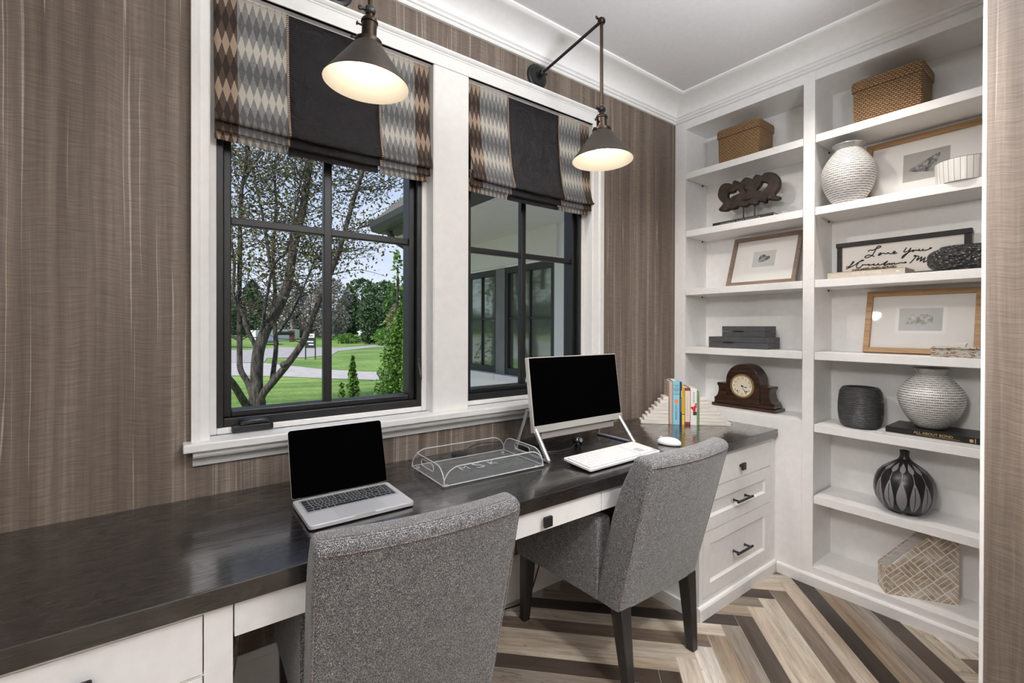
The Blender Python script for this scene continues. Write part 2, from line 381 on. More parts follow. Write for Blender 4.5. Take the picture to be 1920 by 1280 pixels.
M['leaf_olive'] = leafmat('olive_leaves', [(.05, .045, .025), (.10, .115, .045), (.16, .18, .06), (.20, .10, .06)])
M['leaf_dark'] = leafmat('conifer_needles', [(.018, .042, .016), (.045, .095, .034), (.085, .15, .055)], .15)
M['leaf_bright'] = leafmat('arborvitae_leaves', [(.035, .095, .012), (.09, .21, .025), (.20, .36, .06)], .3)
M['leaf_red'] = leafmat('reddish_leaves', [(.16, .09, .07), (.30, .18, .14), (.22, .20, .11)], .2)
M['twig_grey'] = leafmat('grey_twigs', [(.16, .14, .13), (.27, .245, .235), (.36, .33, .32)], .1)
M['stucco'] = speck('white_stucco', (.80, .82, .81), (.86, .87, .86), 60, .9, .1)
M['soffit'] = speck('grey_soffit', (.60, .60, .58), (.66, .66, .64), 3, .8, stretch=(1, 12, 1))
M['soffit_dark'] = speck('dark_fascia', (.16, .165, .165), (.20, .205, .205), 4, .6)
M['shingle'] = speck('roof_shingle', (.06, .055, .05), (.15, .135, .12), 12, .9, .4, stretch=(1, 1, 6))
M['dark_glass'] = flat('reflective_glass', (.30, .34, .28), .07, .72)
M['gutter'] = flat('gutter_dark', (.045, .05, .05), .5)
M['frame_grey'] = flat('exterior_frame', (.035, .036, .037), .5)
M['stone_pier'] = speck('stone_pier', (.22, .20, .18), (.42, .39, .36), 14, .9)
M['white_far'] = flat('white_siding', (.78, .77, .75), .8)
M['rust_post'] = flat('brown_post', (.15, .07, .045), .8)
M['sign_green'] = flat('dark_sign', (.02, .03, .028), .5)
M['sign_white'] = flat('sign_white', (.78, .78, .77), .6)
M['car_paint'] = flat('grey_car', (.16, .18, .21), .25, .3)
M['bulb'] = NT('lit_bulb').mat
_t = M['bulb'].node_tree; _e = _t.nodes.new('ShaderNodeEmission'); _e.inputs[0].default_value = (1, .86, .62, 1); _e.inputs[1].default_value = 5
_o = [n for n in _t.nodes if n.type == 'OUTPUT_MATERIAL'][0]; _t.links.new(_e.outputs[0], _o.inputs[0])

# ------------------------------------------------------------------ mesh helper
class MB:
    def __init__(s): s.v = []; s.f = []; s.uv = []; s.fa = []; s.has_uv = False
    def add(s, vs, fs, uvs=None, tone=None):
        b = len(s.v); s.v += [tuple(p) for p in vs]
        for i, f in enumerate(fs):
            s.f.append(tuple(b+k for k in f))
            s.uv.append(uvs[i] if uvs else None)
            s.fa.append(tone[i] if isinstance(tone, list) else tone)
        if uvs: s.has_uv = True
        return s
    def box(s, x0, x1, y0, y1, z0, z1):
        v = [(x0,y0,z0),(x1,y0,z0),(x1,y1,z0),(x0,y1,z0),(x0,y0,z1),(x1,y0,z1),(x1,y1,z1),(x0,y1,z1)]
        return s.add(v, [(0,3,2,1),(4,5,6,7),(0,1,5,4),(1,2,6,5),(2,3,7,6),(3,0,4,7)])
    def uvbox(s, x0, x1, y0, y1, z0, z1):
        v = [(x0,y0,z0),(x1,y0,z0),(x1,y1,z0),(x0,y1,z0),(x0,y0,z1),(x1,y0,z1),(x1,y1,z1),(x0,y1,z1)]
        fs = [(0,3,2,1),(4,5,6,7),(0,1,5,4),(1,2,6,5),(2,3,7,6),(3,0,4,7)]
        pr = [lambda p: (p[0],p[1]), lambda p: (p[0],p[1]), lambda p: (p[0],p[2]), lambda p: (p[1],p[2]), lambda p: (p[0],p[2]), lambda p: (p[1],p[2])]
        return s.add(v, fs, [[pr[i](v[k]) for k in f] for i, f in enumerate(fs)])
    def prism(s, pts, axis, a, b):
        # pts: closed 2D outline; axis 'x': pts=(y,z); 'y': (x,z); 'z': (x,y)
        mk = {'x': lambda p, t: (t, p[0], p[1]), 'y': lambda p, t: (p[0], t, p[1]), 'z': lambda p, t: (p[0], p[1], t)}[axis]
        n = len(pts); v = [mk(p, a) for p in pts] + [mk(p, b) for p in pts]
        fs = [tuple(range(n-1, -1, -1)), tuple(range(n, 2*n))] + [(i, (i+1) % n, n+(i+1) % n, n+i) for i in range(n)]
        return s.add(v, fs)
    def lathe(s, prof, c=(0, 0, 0), n=48, cap0=True, cap1=True, uvlen=True, sx=1.0, sy=1.0):
        # prof: [(r,z)], bottom to top. uv = (angle/2pi, arc length or normalised height)
        L = [0.0]
        for (a, b), (c2, d) in zip(prof, prof[1:]): L.append(L[-1]+math.hypot(c2-a, d-b))
        vv = L if uvlen else [q/L[-1] for q in L]
        v = []; fs = []; us = []
        for (r, z) in prof:
            for k in range(n):
                a = 2*PI*k/n; v.append((c[0]+r*sx*math.cos(a), c[1]+r*sy*math.sin(a), c[2]+z))
        for i in range(len(prof)-1):
            for k in range(n):
                k2 = (k+1) % n
                fs.append((i*n+k, i*n+k2, (i+1)*n+k2, (i+1)*n+k))
                us.append([(k/n, vv[i]), ((k+1)/n, vv[i]), ((k+1)/n, vv[i+1]), (k/n, vv[i+1])])
        if cap0: fs.append(tuple(range(n-1, -1, -1))); us.append([(0, 0)]*n)
        if cap1:
            b = (len(prof)-1)*n; fs.append(tuple(range(b, b+n))); us.append([(0, vv[-1])]*n)
        return s.add(v, fs, us)
    def tube(s, pts, r, n=8, cap=True, closed=False):
        pts = [Vector(p) for p in pts]; N = len(pts)
        rs = r if isinstance(r, (list, tuple)) else [r]*N
        v = []; ref = None
        for i, p in enumerate(pts):
            if closed: d = pts[(i+1) % N]-pts[i-1]
            else: d = (pts[min(i+1, N-1)]-pts[max(i-1, 0)])
            if d.length < 1e-9: d = Vector((0, 0, 1))
            d.normalize()
            if ref is None:
                ref = Vector((0, 0, 1)) if abs(d.z) < .9 else Vector((1, 0, 0))
            x = ref - d*ref.dot(d)
            if x.length < 1e-6: x = d.orthogonal()
            x.normalize(); y = d.cross(x); ref = x
            for k in range(n):
                a = 2*PI*k/n; v.append(p+(x*math.cos(a)+y*math.sin(a))*rs[i])
        fs = []
        for i in range(N if closed else N-1):
            j = (i+1) % N
            for k in range(n):
                k2 = (k+1) % n; fs.append((i*n+k, i*n+k2, j*n+k2, j*n+k))
        if cap and not closed: fs += [tuple(range(n-1, -1, -1)), tuple(range((N-1)*n, N*n))]
        return s.add(v, fs)
    def loft(s, rings, cap0=True, cap1=True):
        n = len(rings[0]); v = [p for r in rings for p in r]; fs = []
        for i in range(len(rings)-1):
            for k in range(n):
                k2 = (k+1) % n; fs.append((i*n+k, i*n+k2, (i+1)*n+k2, (i+1)*n+k))
        if cap0: fs.append(tuple(range(n-1, -1, -1)))
        if cap1: fs.append(tuple(range((len(rings)-1)*n, len(rings)*n)))
        return s.add(v, fs)
    def sphere(s, c, r, n=16, m=10, sc=(1, 1, 1)):
        prof = [(max(1e-4, r*math.sin(PI*i/m)), -r*math.cos(PI*i/m)) for i in range(m+1)]
        b = MB().lathe(prof, n=n)
        return s.add([(c[0]+p[0]*sc[0], c[1]+p[1]*sc[1], c[2]+p[2]*sc[2]) for p in b.v], b.f, b.uv)
    def xf(s, mat):
        s.v = [tuple(mat @ Vector(p)) for p in s.v]; return s
    def merge(s, o):
        b = len(s.v); s.v += o.v; s.f += [tuple(b+k for k in f) for f in o.f]; s.uv += o.uv; s.fa += o.fa; s.has_uv = s.has_uv or o.has_uv; return s
    def build(s, name, mat, parent=None, off=(0, 0, 0), smooth=None, bevel=0.0, seg=2, attr=None, at=None, fix=True):
        me = bpy.data.meshes.new(name)
        ox, oy, oz = off if at is None else at
        me.from_pydata([(x-ox, y-oy, z-oz) for x, y, z in s.v], [], s.f)
        if s.has_uv:
            ul = me.uv_layers.new(name='uv'); i = 0
            for f, u in zip(s.f, s.uv):
                for k in range(len(f)):
                    ul.data[i].uv = u[k] if u else (0, 0); i += 1
        if attr:
            a = me.attributes.new(attr, 'FLOAT', 'FACE'); a.data.foreach_set('value', [q if q is not None else 0.0 for q in s.fa])
        if fix:
            bm = bmesh.new(); bm.from_mesh(me); bmesh.ops.recalc_face_normals(bm, faces=bm.faces); bm.to_mesh(me); bm.free()
        me.materials.append(mat)
        o = bpy.data.objects.new(name, me); COL.objects.link(o)
        if at is not None: o.location = at
        if parent is not None: o.parent = parent
        if smooth is not None:
            for p in me.polygons: p.use_smooth = True
            if smooth < 179:
                bm = bmesh.new(); bm.from_mesh(me); lim = math.radians(smooth)
                for e in bm.edges:
                    if len(e.link_faces) == 2 and e.calc_face_angle(0) > lim: e.smooth = False
                bm.to_mesh(me); bm.free()
        if bevel > 0:
            md = o.modifiers.new('bevel', 'BEVEL'); md.width = bevel; md.segments = seg; md.limit_method = 'ANGLE'; md.angle_limit = math.radians(40)
        return o

def tag(o, label, cat, group=None):
    o['label'] = label; o['category'] = cat
    if group: o['group'] = group
    return o
def thing(name, label, cat, loc, rz=0.0, group=None):
    o = bpy.data.objects.new(name, None); o.empty_display_size = .05; COL.objects.link(o)
    o.location = loc; o.rotation_euler = (0, 0, rz)
    return tag(o, label, cat, group)
def struct(o): o['kind'] = 'structure'; return o
def copy_tree(o, parent=None):
    c = o.copy(); COL.objects.link(c)
    if parent is not None: c.parent = parent
    for ch in list(o.children): copy_tree(ch, c)
    return c
def text_mb(txt, size, depth=.0006, align='LEFT', shear=0.0, spacing=1.0):
    cu = bpy.data.curves.new('t', 'FONT'); cu.body = txt; cu.size = size; cu.extrude = depth; cu.align_x = align; cu.shear = shear; cu.space_character = spacing
    cu.resolution_u = 3
    o = bpy.data.objects.new('t', cu); COL.objects.link(o)
    dg = bpy.context.evaluated_depsgraph_get()
    me = bpy.data.meshes.new_from_object(o.evaluated_get(dg))
    mb = MB(); mb.add([v.co[:] for v in me.vertices], [tuple(p.vertices) for p in me.polygons])
    bpy.data.objects.remove(o); bpy.data.curves.remove(cu); bpy.data.meshes.remove(me)
    return mb
def basis(o, x, y, z):
    m = Matrix((Vector(x), Vector(y), Vector(z))).transposed().to_4x4(); m.translation = Vector(o); return m
def smooth_curve(pts, k=4):
    # Catmull-Rom resample
    P = [Vector(p) for p in pts]; out = []
    for i in range(len(P)-1):
        p0 = P[max(i-1, 0)]; p1 = P[i]; p2 = P[i+1]; p3 = P[min(i+2, len(P)-1)]
        for j in range(k):
            t = j/k
            out.append(.5*((2*p1)+(p2-p0)*t+(2*p0-5*p1+4*p2-p3)*t*t+(3*p1-p0-3*p2+p3)*t**3))
    out.append(P[-1]); return out

# ================================================================== SETTING
YW = 1.755            # window wall plane
XB = 2.606            # bookcase face plane
CEIL = 2.70
W1 = (.100, .884); W2 = (1.055, 1.839); WZ = (.94, 2.398)

# floor: herringbone planks, each plank one face strip with its own random tone
def make_floor():
    w = .079; L = 12*w; g = .0011
    mb = MB(); s2 = math.sqrt(2)
    ox, oy = 2.202, .773      # corner of the zigzag in rotated coordinates
    rnd = random.Random(5)
    for m in range(-5, 6):
        for n in range(-64, 65):
            for kind in (0, 1):
                if kind == 0: x0, x1, y0, y1 = n*w, n*w+L, n*w, (n+1)*w
                else: x0, x1, y0, y1 = (n-1)*w, n*w, n*w, n*w+L
                x0 += m*L; x1 += m*L; y0 -= m*L; y1 -= m*L
                x0 += g; x1 -= g; y0 += g; y1 -= g
                cs = [(x0, y0), (x1, y0), (x1, y1), (x0, y1)]
                pts = []
                for (x, y) in cs:
                    p = -x+ox; q = -y+oy
                    pts.append(((p+q)/s2, (p-q)/s2))
                cx = sum(p[0] for p in pts)/4; cy = sum(p[1] for p in pts)/4
                if not (-2.9 < cx < 3.2 and -3.4 < cy < 2.0): continue
                uv = [(x0, y0), (x1, y0), (x1, y1), (x0, y1)] if kind == 0 else [(y0, x0), (y0, x1), (y1, x1), (y1, x0)]
                mb.add([(a, b, 0.0) for a, b in pts], [(0, 1, 2, 3)], [uv], tone=((n*.61803+m*.37+kind*.29+.13) % 1.0))
    o = mb.build('floor', M['floor'], attr='plank')
    struct(o)
    gr = MB().box(-2.9, 3.2, -3.4, 1.95, -.05, -.0012).build('floor_grout', M['grout'], o)
    return o
make_floor()
struct(MB().box(-2.95, 3.2, -3.45, 1.95, CEIL, CEIL+.08).build('ceiling', M['ceiling']))

# window wall with its two openings
def wall_back():
    mb = MB(); y0, y1 = YW, 1.95
    x0, x1 = -2.9, 3.0
    zs0, zs1 = WZ
    e = .0085
    for a, b in ((x0, W1[0]-e), (W1[1]+e, W2[0]-e), (W2[1]+e, x1)): mb.box(a, b, y0, y1, -.02, CEIL)
    for a, b in (W1, W2):
        mb.box(a-e, b+e, y0, y1, -.02, zs0-.02); mb.box(a-e, b+e, y0, y1, zs1+e, CEIL)
    return struct(mb.build('wall_back', M['wallpaper']))
wall_back()
struct(MB().box(2.90, 3.02, .15, 1.95, 0, CEIL).build('wall_right', M['hall']))
pw = struct(MB().box(1.645, 3.02, -.12, .222, 0, CEIL).build('wall_near', M['wallpaper']))
struct(MB().box(1.638, 1.6455, .2185, .2255, 0, CEIL).build('trim_9', M['casing']))
struct(MB().box(-3.0, -2.9, -3.4, 1.95, 0, CEIL).build('wall_left', M['hall']))
struct(MB().box(-3.0, 3.1, -3.5, -3.4, 0, CEIL).build('wall_front', M['hall']))
struct(MB().box(3.02, 3.12, -3.5, .2, 0, CEIL).build('wall_side', M['hall']))

# crown moulding: two mitred runs
def crown_prof():
    # (distance from wall, z) from the bottom of the crown up to the ceiling
    p = [(0, 2.594), (.012, 2.594), (.016, 2.600), (.016, 2.606), (.024, 2.609), (.026, 2.618), (.030, 2.621)]
    for i in range(11):
        t = i/10*PI/2
        p.append((.034+.116*(1-math.cos(t)), 2.624+.062*math.sin(t)))
    p += [(.158, 2.689), (.166, 2.693), (.166, 2.70), (0, 2.70)]
    return p
def crown(name, run):
    pr = crown_prof(); mb = MB()
    if run == 'back':
        ends = [[(-2.9, YW-d, z) for d, z in pr], [(XB-d, YW-d, z) for d, z in pr]]
    else:
        ends = [[(XB-d, YW-d, z) for d, z in pr], [(XB-d, .2225, z) for d, z in pr]]
    mb.loft(ends)
    return struct(mb.build(name, M['casing'], smooth=30))
crown('trim_1', 'back'); crown('trim_2', 'side')

# window casing
struct(MB().prism([(YW, 2.398), (1.738, 2.398), (1.738, 2.447), (1.734, 2.450), (1.734, 2.454), (1.728, 2.456), (1.722, 2.462), (1.722, 2.470), (YW, 2.470)], 'x', .050, 1.912).build('trim_3', M['casing'], smooth=20))
def side_casing(name, xo, xi):
    s = 1 if xi > xo else -1; w = abs(xi-xo)
    pr = [(xo, YW), (xo, 1.727), (xo+s*w*.38, 1.727), (xo+s*w*.40, 1.731), (xo+s*w*.44, 1.731), (xo+s*w*.47, 1.735), (xi-s*.004, 1.741), (xi, 1.745), (xi, YW)]
    return struct(MB().prism(pr, 'z', .940, 2.398).build(name, M['casing'], smooth=20))
side_casing('trim_4', .052, W1[0]+.002); side_casing('trim_5', 1.911, W2[1]-.002)
struct(MB().box(W1[1]+.003, W2[0]-.003, 1.742, YW, .940, 2.398).build('trim_6', M['casing'], bevel=.002))
# stool and apron under the windows
struct(MB().box(.031, 1.932, 1.697, 1.80, .914, .940).build('trim_7', M['casing'], bevel=.004))
def apron():
    pr = [(YW, .914), (1.712, .914), (1.712, .900), (1.716, .893), (1.722, .8905)]
    for i in range(7):
        t = i/6*PI/2; pr.append((1.722+.022*math.sin(t), .8905-.026*(1-math.cos(t))))
    pr += [(1.745, .862), (YW, .862)]
    return struct(MB().prism(pr, 'x', .056, 1.906).build('trim_8', M['casing'], smooth=25))
apron()
# baseboard in the knee space
struct(MB().prism([(YW, 0), (1.740, 0), (1.740, .185), (1.744, .190), (1.744, .204), (1.750, .212), (YW, .212)], 'x', .12, 1.876).build('baseboard_back', M['casing']))

# windows
def window(name, X):
    a, b = X; z0, z1 = WZ
    root = bpy.data.objects.new(name, None); COL.objects.link(root); root.location = ((a+b)/2, 1.80, z0); struct(root)
    off = tuple(root.location)
    def ring(x0, x1, za, zb, t, y0, y1, tb=None, tt=None):
        mb = MB(); tb = tb or t; tt = tt or t
        mb.box(x0, x0+t, y0, y1, za, zb); mb.box(x1-t, x1, y0, y1, za, zb)
        mb.box(x0+t, x1-t, y0, y1, za, za+tb); mb.box(x0+t, x1-t, y0, y1, zb-tt, zb); return mb
    j = MB()
    j.box(a-.008, a, YW-.010, 1.93, z0, z1); j.box(b, b+.008, YW-.010, 1.93, z0, z1); j.box(a-.008, b+.008, YW-.012, 1.93, z1, z1+.008)
    j.build('jamb', M['casing'], root, off)
    ring(a, b, z0, z1, .023, 1.803, 1.815, .021, .012).build('stop_bead', M['casing'], root, off, bevel=.003)
    ring(a+.022, b-.022, z0+.021, z1-.012, .021, 1.808, 1.92, .029, .026).build('window_frame', M['window_black'], root, off, bevel=.002)
    ring(a+.043, b-.043, z0+.050, z1-.038, .025, 1.832, 1.90, .022, .026).build('sash', M['window_black'], root, off, bevel=.004)
    cx = (a+b)/2-.005
    m = MB(); m.box(cx-.0155, cx+.0155, 1.843, 1.872, z0+.068, z1-.06); m.box(a+.066, b-.066, 1.844, 1.871, 1.649, 1.676)
    m.build('muntin', M['window_black'], root, off, bevel=.004)
    MB().box(a+.062, b-.062, 1.856, 1.859, z0+.066, z1-.06).build('glass', M['pane'], root, off)
    return root, off
w1, off1 = window('window_1', W1)
w2, off2 = window('window_2', W2)
# folding crank on the first window and its lock lever
cr = MB()
cr.box(.165, .290, 1.785, 1.812, .9425, .968)
h = cr.build('crank_base', M['black_plastic'], w1, off1, bevel=.006, seg=3)
mb = MB(); mb.loft([[(x, 1.786+.016*math.cos(t)*k, z+.010*math.sin(t)*k) for t in [2*PI*i/12 for i in range(12)]] for x, z, k in ((.186, .974, .5), (.190, .975, .95), (.215, .979, 1.0), (.25, .979, 1.0), (.270, .976, .7), (.280, .970, .5), (.287, .962, .45))])
mb.build('crank_handle', M['black_plastic'], w1, off1, smooth=60)
mb = MB(); mb.box(.838, .852, 1.796, 1.812, 1.075, 1.165); mb.prism([(1.800, 1.08), (1.776, 1.078), (1.780, 1.10), (1.798, 1.15)], 'x', .841, .850)
mb.build('lock_lever', M['black_plastic'], w1, off1, bevel=.002)

# ================================================================== ROMAN BLINDS
def blind(X, label, shear, xs, seed):
    x0, x1 = X
    root = thing('roman_blind', label, 'window blind', ((x0+x1)/2, 1.77, 2.39), 0, 'roman blinds')
    off = tuple(root.location)
    rnd = random.Random(seed)
    # front drop, then two folds tucked up behind it
    def wr(x, z, amp):
        return amp*(math.sin(x*23+seed)*math.sin(z*9+seed*2)+.6*math.sin(x*41+z*17+seed))
    def strip(mb, xa, xb, prof, amp, sh, u0, ud, nx=14, bowl=0.0, v0=5.1035):
        vs = []; us = []; L = [0]
        for p, q in zip(prof, prof[1:]): L.append(L[-1]+math.hypot(p[0]-q[0], p[1]-q[1]))
        fs = []; uv = []
        ztop = 2.392
        for i, (y, z) in enumerate(prof):
            k = min(1, max(0, (ztop-z)/.43))
            for j in range(nx+1):
                x = xa+(xb-xa)*j/nx
                sag = -bowl*math.sin(PI*min(1, max(0, (x-x0)/(x1-x0))))*k
                vs.append((x+sh*k*k, y+wr(x, z, amp)*k, z+sag))
        for i in range(len(prof)-1):
            for j in range(nx):
                fs.append((i*(nx+1)+j, i*(nx+1)+j+1, (i+1)*(nx+1)+j+1, (i+1)*(nx+1)+j))
                ua = u0+ud*(xb-xa)*j/nx; ub = u0+ud*(xb-xa)*(j+1)/nx
                uv.append([(ua, -L[i]+v0), (ub, -L[i]+v0), (ub, -L[i+1]+v0), (ua, -L[i+1]+v0)])
        mb.add(vs, fs, uv)
    front = [(1.772, 2.392), (1.772, 2.33), (1.771, 2.26), (1.768, 2.19), (1.765, 2.12), (1.760, 2.06), (1.752, 2.01), (1.744, 1.982), (1.740, 1.970), (1.742, 1.964), (1.748, 1.962), (1.757, 1.975), (1.765, 1.990)]
    fold1 = [(1.770, 2.006), (1.763, 1.975), (1.756, 1.945), (1.754, 1.934), (1.758, 1.931), (1.765, 1.935), (1.772, 1.95)]
    fold2 = [(1.778, 1.97), (1.773, 1.93), (1.770, 1.912), (1.772, 1.909), (1.778, 1.912), (1.784, 1.93)]
    xl, xr = xs
    def panel(name, xa, xb, mat, u0, ud, amp):
        mb = MB()
        strip(mb, xa, xb, front, amp, shear, u0, ud, bowl=.006)
        strip(mb, xa+.002, xb-.002, fold1, amp*.4, shear*.35, u0, ud, bowl=.006, v0=4.9135)
        strip(mb, xa+.004, xb-.004, fold2, amp*.3, 0, u0, ud, bowl=.006, v0=4.808)
        o = mb.build(name, mat, root, off, smooth=60, fix=False)
        md = o.modifiers.new('thick', 'SOLIDIFY'); md.thickness = .0018; md.offset = 0
        return o
    panel('side_panel', x0, xl, M['harlequin'], 0, 1, .0012)
    panel('centre_panel', xl, xr, M['satin'], 0, 1, .0035)
    panel('side_panel', xr, x1, M['harlequin'], (x1-xr), -1, .0012)
    for x in (xl, xr):
        mb = MB()
        def lift(pr): return [(y-.0025, z) for y, z in pr]
        strip(mb, x-.0035, x+.0035, lift(front), .0020, shear, 0, 1, nx=1, bowl=.006)
        strip(mb, x-.0035, x+.0035, lift(fold1), .001, shear*.35, 0, 1, nx=1, bowl=.006)
        o = mb.build('beaded_trim', M['beads'], root, off, fix=False); md = o.modifiers.new('thick', 'SOLIDIFY'); md.thickness = .002; md.offset = 0
    MB().box(x0, x1, 1.775, 1.797, 2.372, 2.397).build('head_rail', M['casing'], root, off)
    return root
blind((.112, .876), 'roman blind with diamond side bands hanging in the left window behind the nearer lamp', .004, (.331, .661), 1)
blind((1.064, 1.833), 'roman blind with dark centre band hanging in the right window above the desktop monitor', .022, (1.288, 1.612), 4)

# ================================================================== BUILT-IN DESK
# continuous worktop
o = MB().box(-1.25, XB-.0005, 1.122, YW-.001, .7155, .760).build('desk_worktop', M['espresso'], at=(.7, 1.44, .7155), bevel=.003)
tag(o, 'long dark stained oak worktop running along the wall under both windows', 'desk top')

YF = 1.137
def square_knob(parent, off, x, z, y=YF, s=.0175):
    k = MB(); k.box(x-.005, x+.005, y-.014, y+.001, z-.007, z+.007)
    k.box(x-s, x+s, y-.026, y-.014, z-s, z+s)
    return k.build('knob', M['black_metal'], parent, off, bevel=.004, seg=2)
def bar_pull(parent, off, x, z, y=YF, half=.072):
    k = MB(); k.tube([(x-half, y-.030, z), (x+half, y-.030, z)], .0058, 12)
    for s in (-1, 1): k.tube([(x+s*(half-.018), y+.001, z), (x+s*(half-.018), y-.006, z), (x+s*(half-.018), y-.030, z)], [.008, .0052, .0052], 10)
    return k.build('handle', M['black_metal'], parent, off, smooth=50)
def slab_drawer(parent, off, x0, x1, z0, z1, name='drawer'):
    return MB().box(x0, x1, YF, YF+.020, z0, z1).build(name, M['paint'], parent, off, bevel=.0015)
def shaker_drawer(parent, off, x0, x1, z0, z1, rail=.058):
    mb = MB(); d = .009
    mb.box(x0, x0+rail, YF, YF+.020, z0, z1); mb.box(x1-rail, x1, YF, YF+.020, z0, z1)
    mb.box(x0+rail, x1-rail, YF, YF+.020, z0, z0+rail); mb.box(x0+rail, x1-rail, YF, YF+.020, z1-rail, z1)
    mb.box(x0+rail, x1-rail, YF+d, YF+.020, z0+rail, z1-rail)
    i0, i1, k0, k1 = x0+rail, x1-rail, z0+rail, z1-rail; c = .010
    v = [(i0, YF+.001, k0), (i1, YF+.001, k0), (i1, YF+.001, k1), (i0, YF+.001, k1), (i0+c, YF+d, k0+c), (i1-c, YF+d, k0+c), (i1-c, YF+d, k1-c), (i0+c, YF+d, k1-c)]
    mb.add(v, [(0, 1, 5, 4), (1, 2, 6, 5), (2, 3, 7, 6), (3, 0, 4, 7)])
    return mb.build('drawer', M['paint'], parent, off)
def face_frame(root, off, x0, x1, zb, zt, gaps, bottom=0.0):
    # gaps: list of (gx0,gx1,gz0,gz1) openings with a 3 mm shadow line round each drawer
    mb = MB(); xs = sorted({x0, x1} | {g[0] for g in gaps} | {g[1] for g in gaps}); zs = sorted({zb, zt} | {g[2] for g in gaps} | {g[3] for g in gaps})
    for a, b in zip(xs, xs[1:]):
        for c, d in zip(zs, zs[1:]):
            mx, mz = (a+b)/2, (c+d)/2
            if any(g[0] < mx < g[1] and g[2] < mz < g[3] for g in gaps): continue
            mb.box(a, b, YF, YF+.022, c, d)
    return mb
G = .0022
# right base cabinet
cab = thing('drawer_cabinet', 'white three-drawer base cabinet with black pulls beside the bookcase', 'cabinet', (2.243, 1.45, 0), 0, 'built-in base cabinets')
off = tuple(cab.location)
dr = [(1.913, 2.553, .572, .698), (1.913, 2.553, .380, .567), (1.913, 2.553, .082, .375)]
mb = face_frame(cab, off, 1.882, XB-.001, .0, .715, [(a-G, b+G, c-G, d+G) for a, b, c, d in dr])
mb.box(1.882, 1.900, YF+.022, YW-.001, 0, .715); mb.box(XB-.02, XB-.001, YF+.022, YW-.001, 0, .715); mb.box(1.9, XB-.02, YF+.06, YF+.07, 0.02, .70)
mb.box(1.9, XB-.02, 1.70, 1.72, 0.02, .70)
mb.build('body', M['paint'], cab, off)
mb = MB(); pr = [(YF+.0, 0), (YF-.014, 0), (YF-.014, .050), (YF-.010, .058), (YF, .062)]
mb.prism(pr, 'x', 1.868, XB-.001); mb.box(1.868, 1.882, YF, YW-.002, 0, .056)
mb.build('plinth', M['paint'], cab, off)
d = slab_drawer(cab, off, *dr[0]); square_knob(d, off, 2.233, .628)
for q in dr[1:]:
    d = shaker_drawer(cab, off, *q); bar_pull(d, off, 2.233, q[2]+(q[3]-q[2])*.49)
# pencil drawers under the worktop
ap = thing('pencil_drawer_apron', 'white row of shallow pencil drawers under the worktop above the chairs', 'drawer unit', (.99, 1.45, .638), 0)
off = tuple(ap.location)
ap_mb = MB().box(.109, 1.880, YF+.022, YW-.002, .690, .7145); ap_mb.box(.109, 1.88, YF+.4, YF+.42, .645, .69)
ap_mb.build('body', M['paint'], ap, off)
for x0, x1 in ((.110, .703), (.706, 1.2475), (1.2505, 1.879)):
    d = MB().box(x0, x1, YF, YF+.3, .638, .7135).build('drawer', M['paint'], ap, off, bevel=.0012)
    square_knob(d, off, (x0+x1)/2, .6735)
# left base cabinet
cl = thing('drawer_cabinet', 'white base cabinet with slab drawers at the near left end of the desk', 'cabinet', (-.45, 1.45, 0), 0, 'built-in base cabinets')
off = tuple(cl.location)
dl = [(-.315, .0535, .583, .704), (-.315, .0535, .34, .578), (-.315, .0535, .08, .335), (-.84, -.35, .583, .704), (-.84, -.35, .08, .578)]
mb = face_frame(cl, off, -1.2, .107, 0, .715, [(a-G, b+G, c-G, d2+G) for a, b, c, d2 in dl])
mb.box(.089, .107, YF+.022, YW-.002, 0, .715); mb.box(-1.2, -1.182, YF+.022, YW-.002, 0, .715); mb.box(-1.18, .09, YF+.06, YF+.07, .02, .70)
mb.build('body', M['paint'], cl, off)
for q in dl:
    d = slab_drawer(cl, off, *q); square_knob(d, off, (q[0]+q[1])/2, (q[2]+q[3])/2)

# ================================================================== BOOKCASE
bc = thing('bookcase', 'tall white built-in bookcase with two bays of open shelves on the right wall', 'bookcase', (2.74, .96, 0), 0)
off = tuple(bc.location)
LY = (1.007, 1.679); RY = (.283, .955); BT = 2.546
mb = MB(); xf0, xf1 = XB, XB+.020
yr, yl = .2245, YW-.0012
mb.box(xf0, xf1, LY[1], yl, 0, 2.70); mb.box(xf0, xf1, RY[1], LY[0], 0, 2.70); mb.box(xf0, xf1, yr, RY[0], 0, 2.70)
mb.box(xf0, xf1, LY[0], LY[1], BT, 2.70); mb.box(xf0, xf1, RY[0], RY[1], BT, 2.70)
mb.box(xf0, xf1, LY[0], LY[1], 0, .823); mb.box(xf0, xf1, RY[0], RY[1], 0, .092)
mb.build('face_frame', M['paint'], bc, off, bevel=.0012)
mb = MB(); xb = 2.862
for ya, yb in ((LY[1]+.008, LY[1]+.028), (LY[0]-.028, LY[0]-.008), (RY[1]+.008, RY[1]+.028-.010), (RY[0]-.028, RY[0]-.008)):
    mb.box(xf1, xb, ya, yb, .02, 2.60)
mb.build('side_panel', M['paint'], bc, off)
MB().box(xb, xb+.012, yr, yl, .02, 2.68).build('back_panel', M['paint'], bc, off)
mb = MB(); mb.box(xf1, xb, LY[0]-.008, LY[1]+.008, BT+.004, BT+.02); mb.box(xf1, xb, RY[0]-.008, RY[1]+.008, BT+.004, BT+.02)
mb.build('top_panel', M['paint'], bc, off)
mb = MB(); mb.box(xf1, xb, LY[0]-.008, LY[1]+.008, .80, .823); mb.build('bay_floor', M['paint'], bc, off)
MB().box(xf1, xb, RY[0]-.008, RY[1]+.008, .07, .092).build('bay_floor', M['paint'], bc, off)
SZ = [2.272, 1.907, 1.542, 1.178, .814, .453]
TH = .039
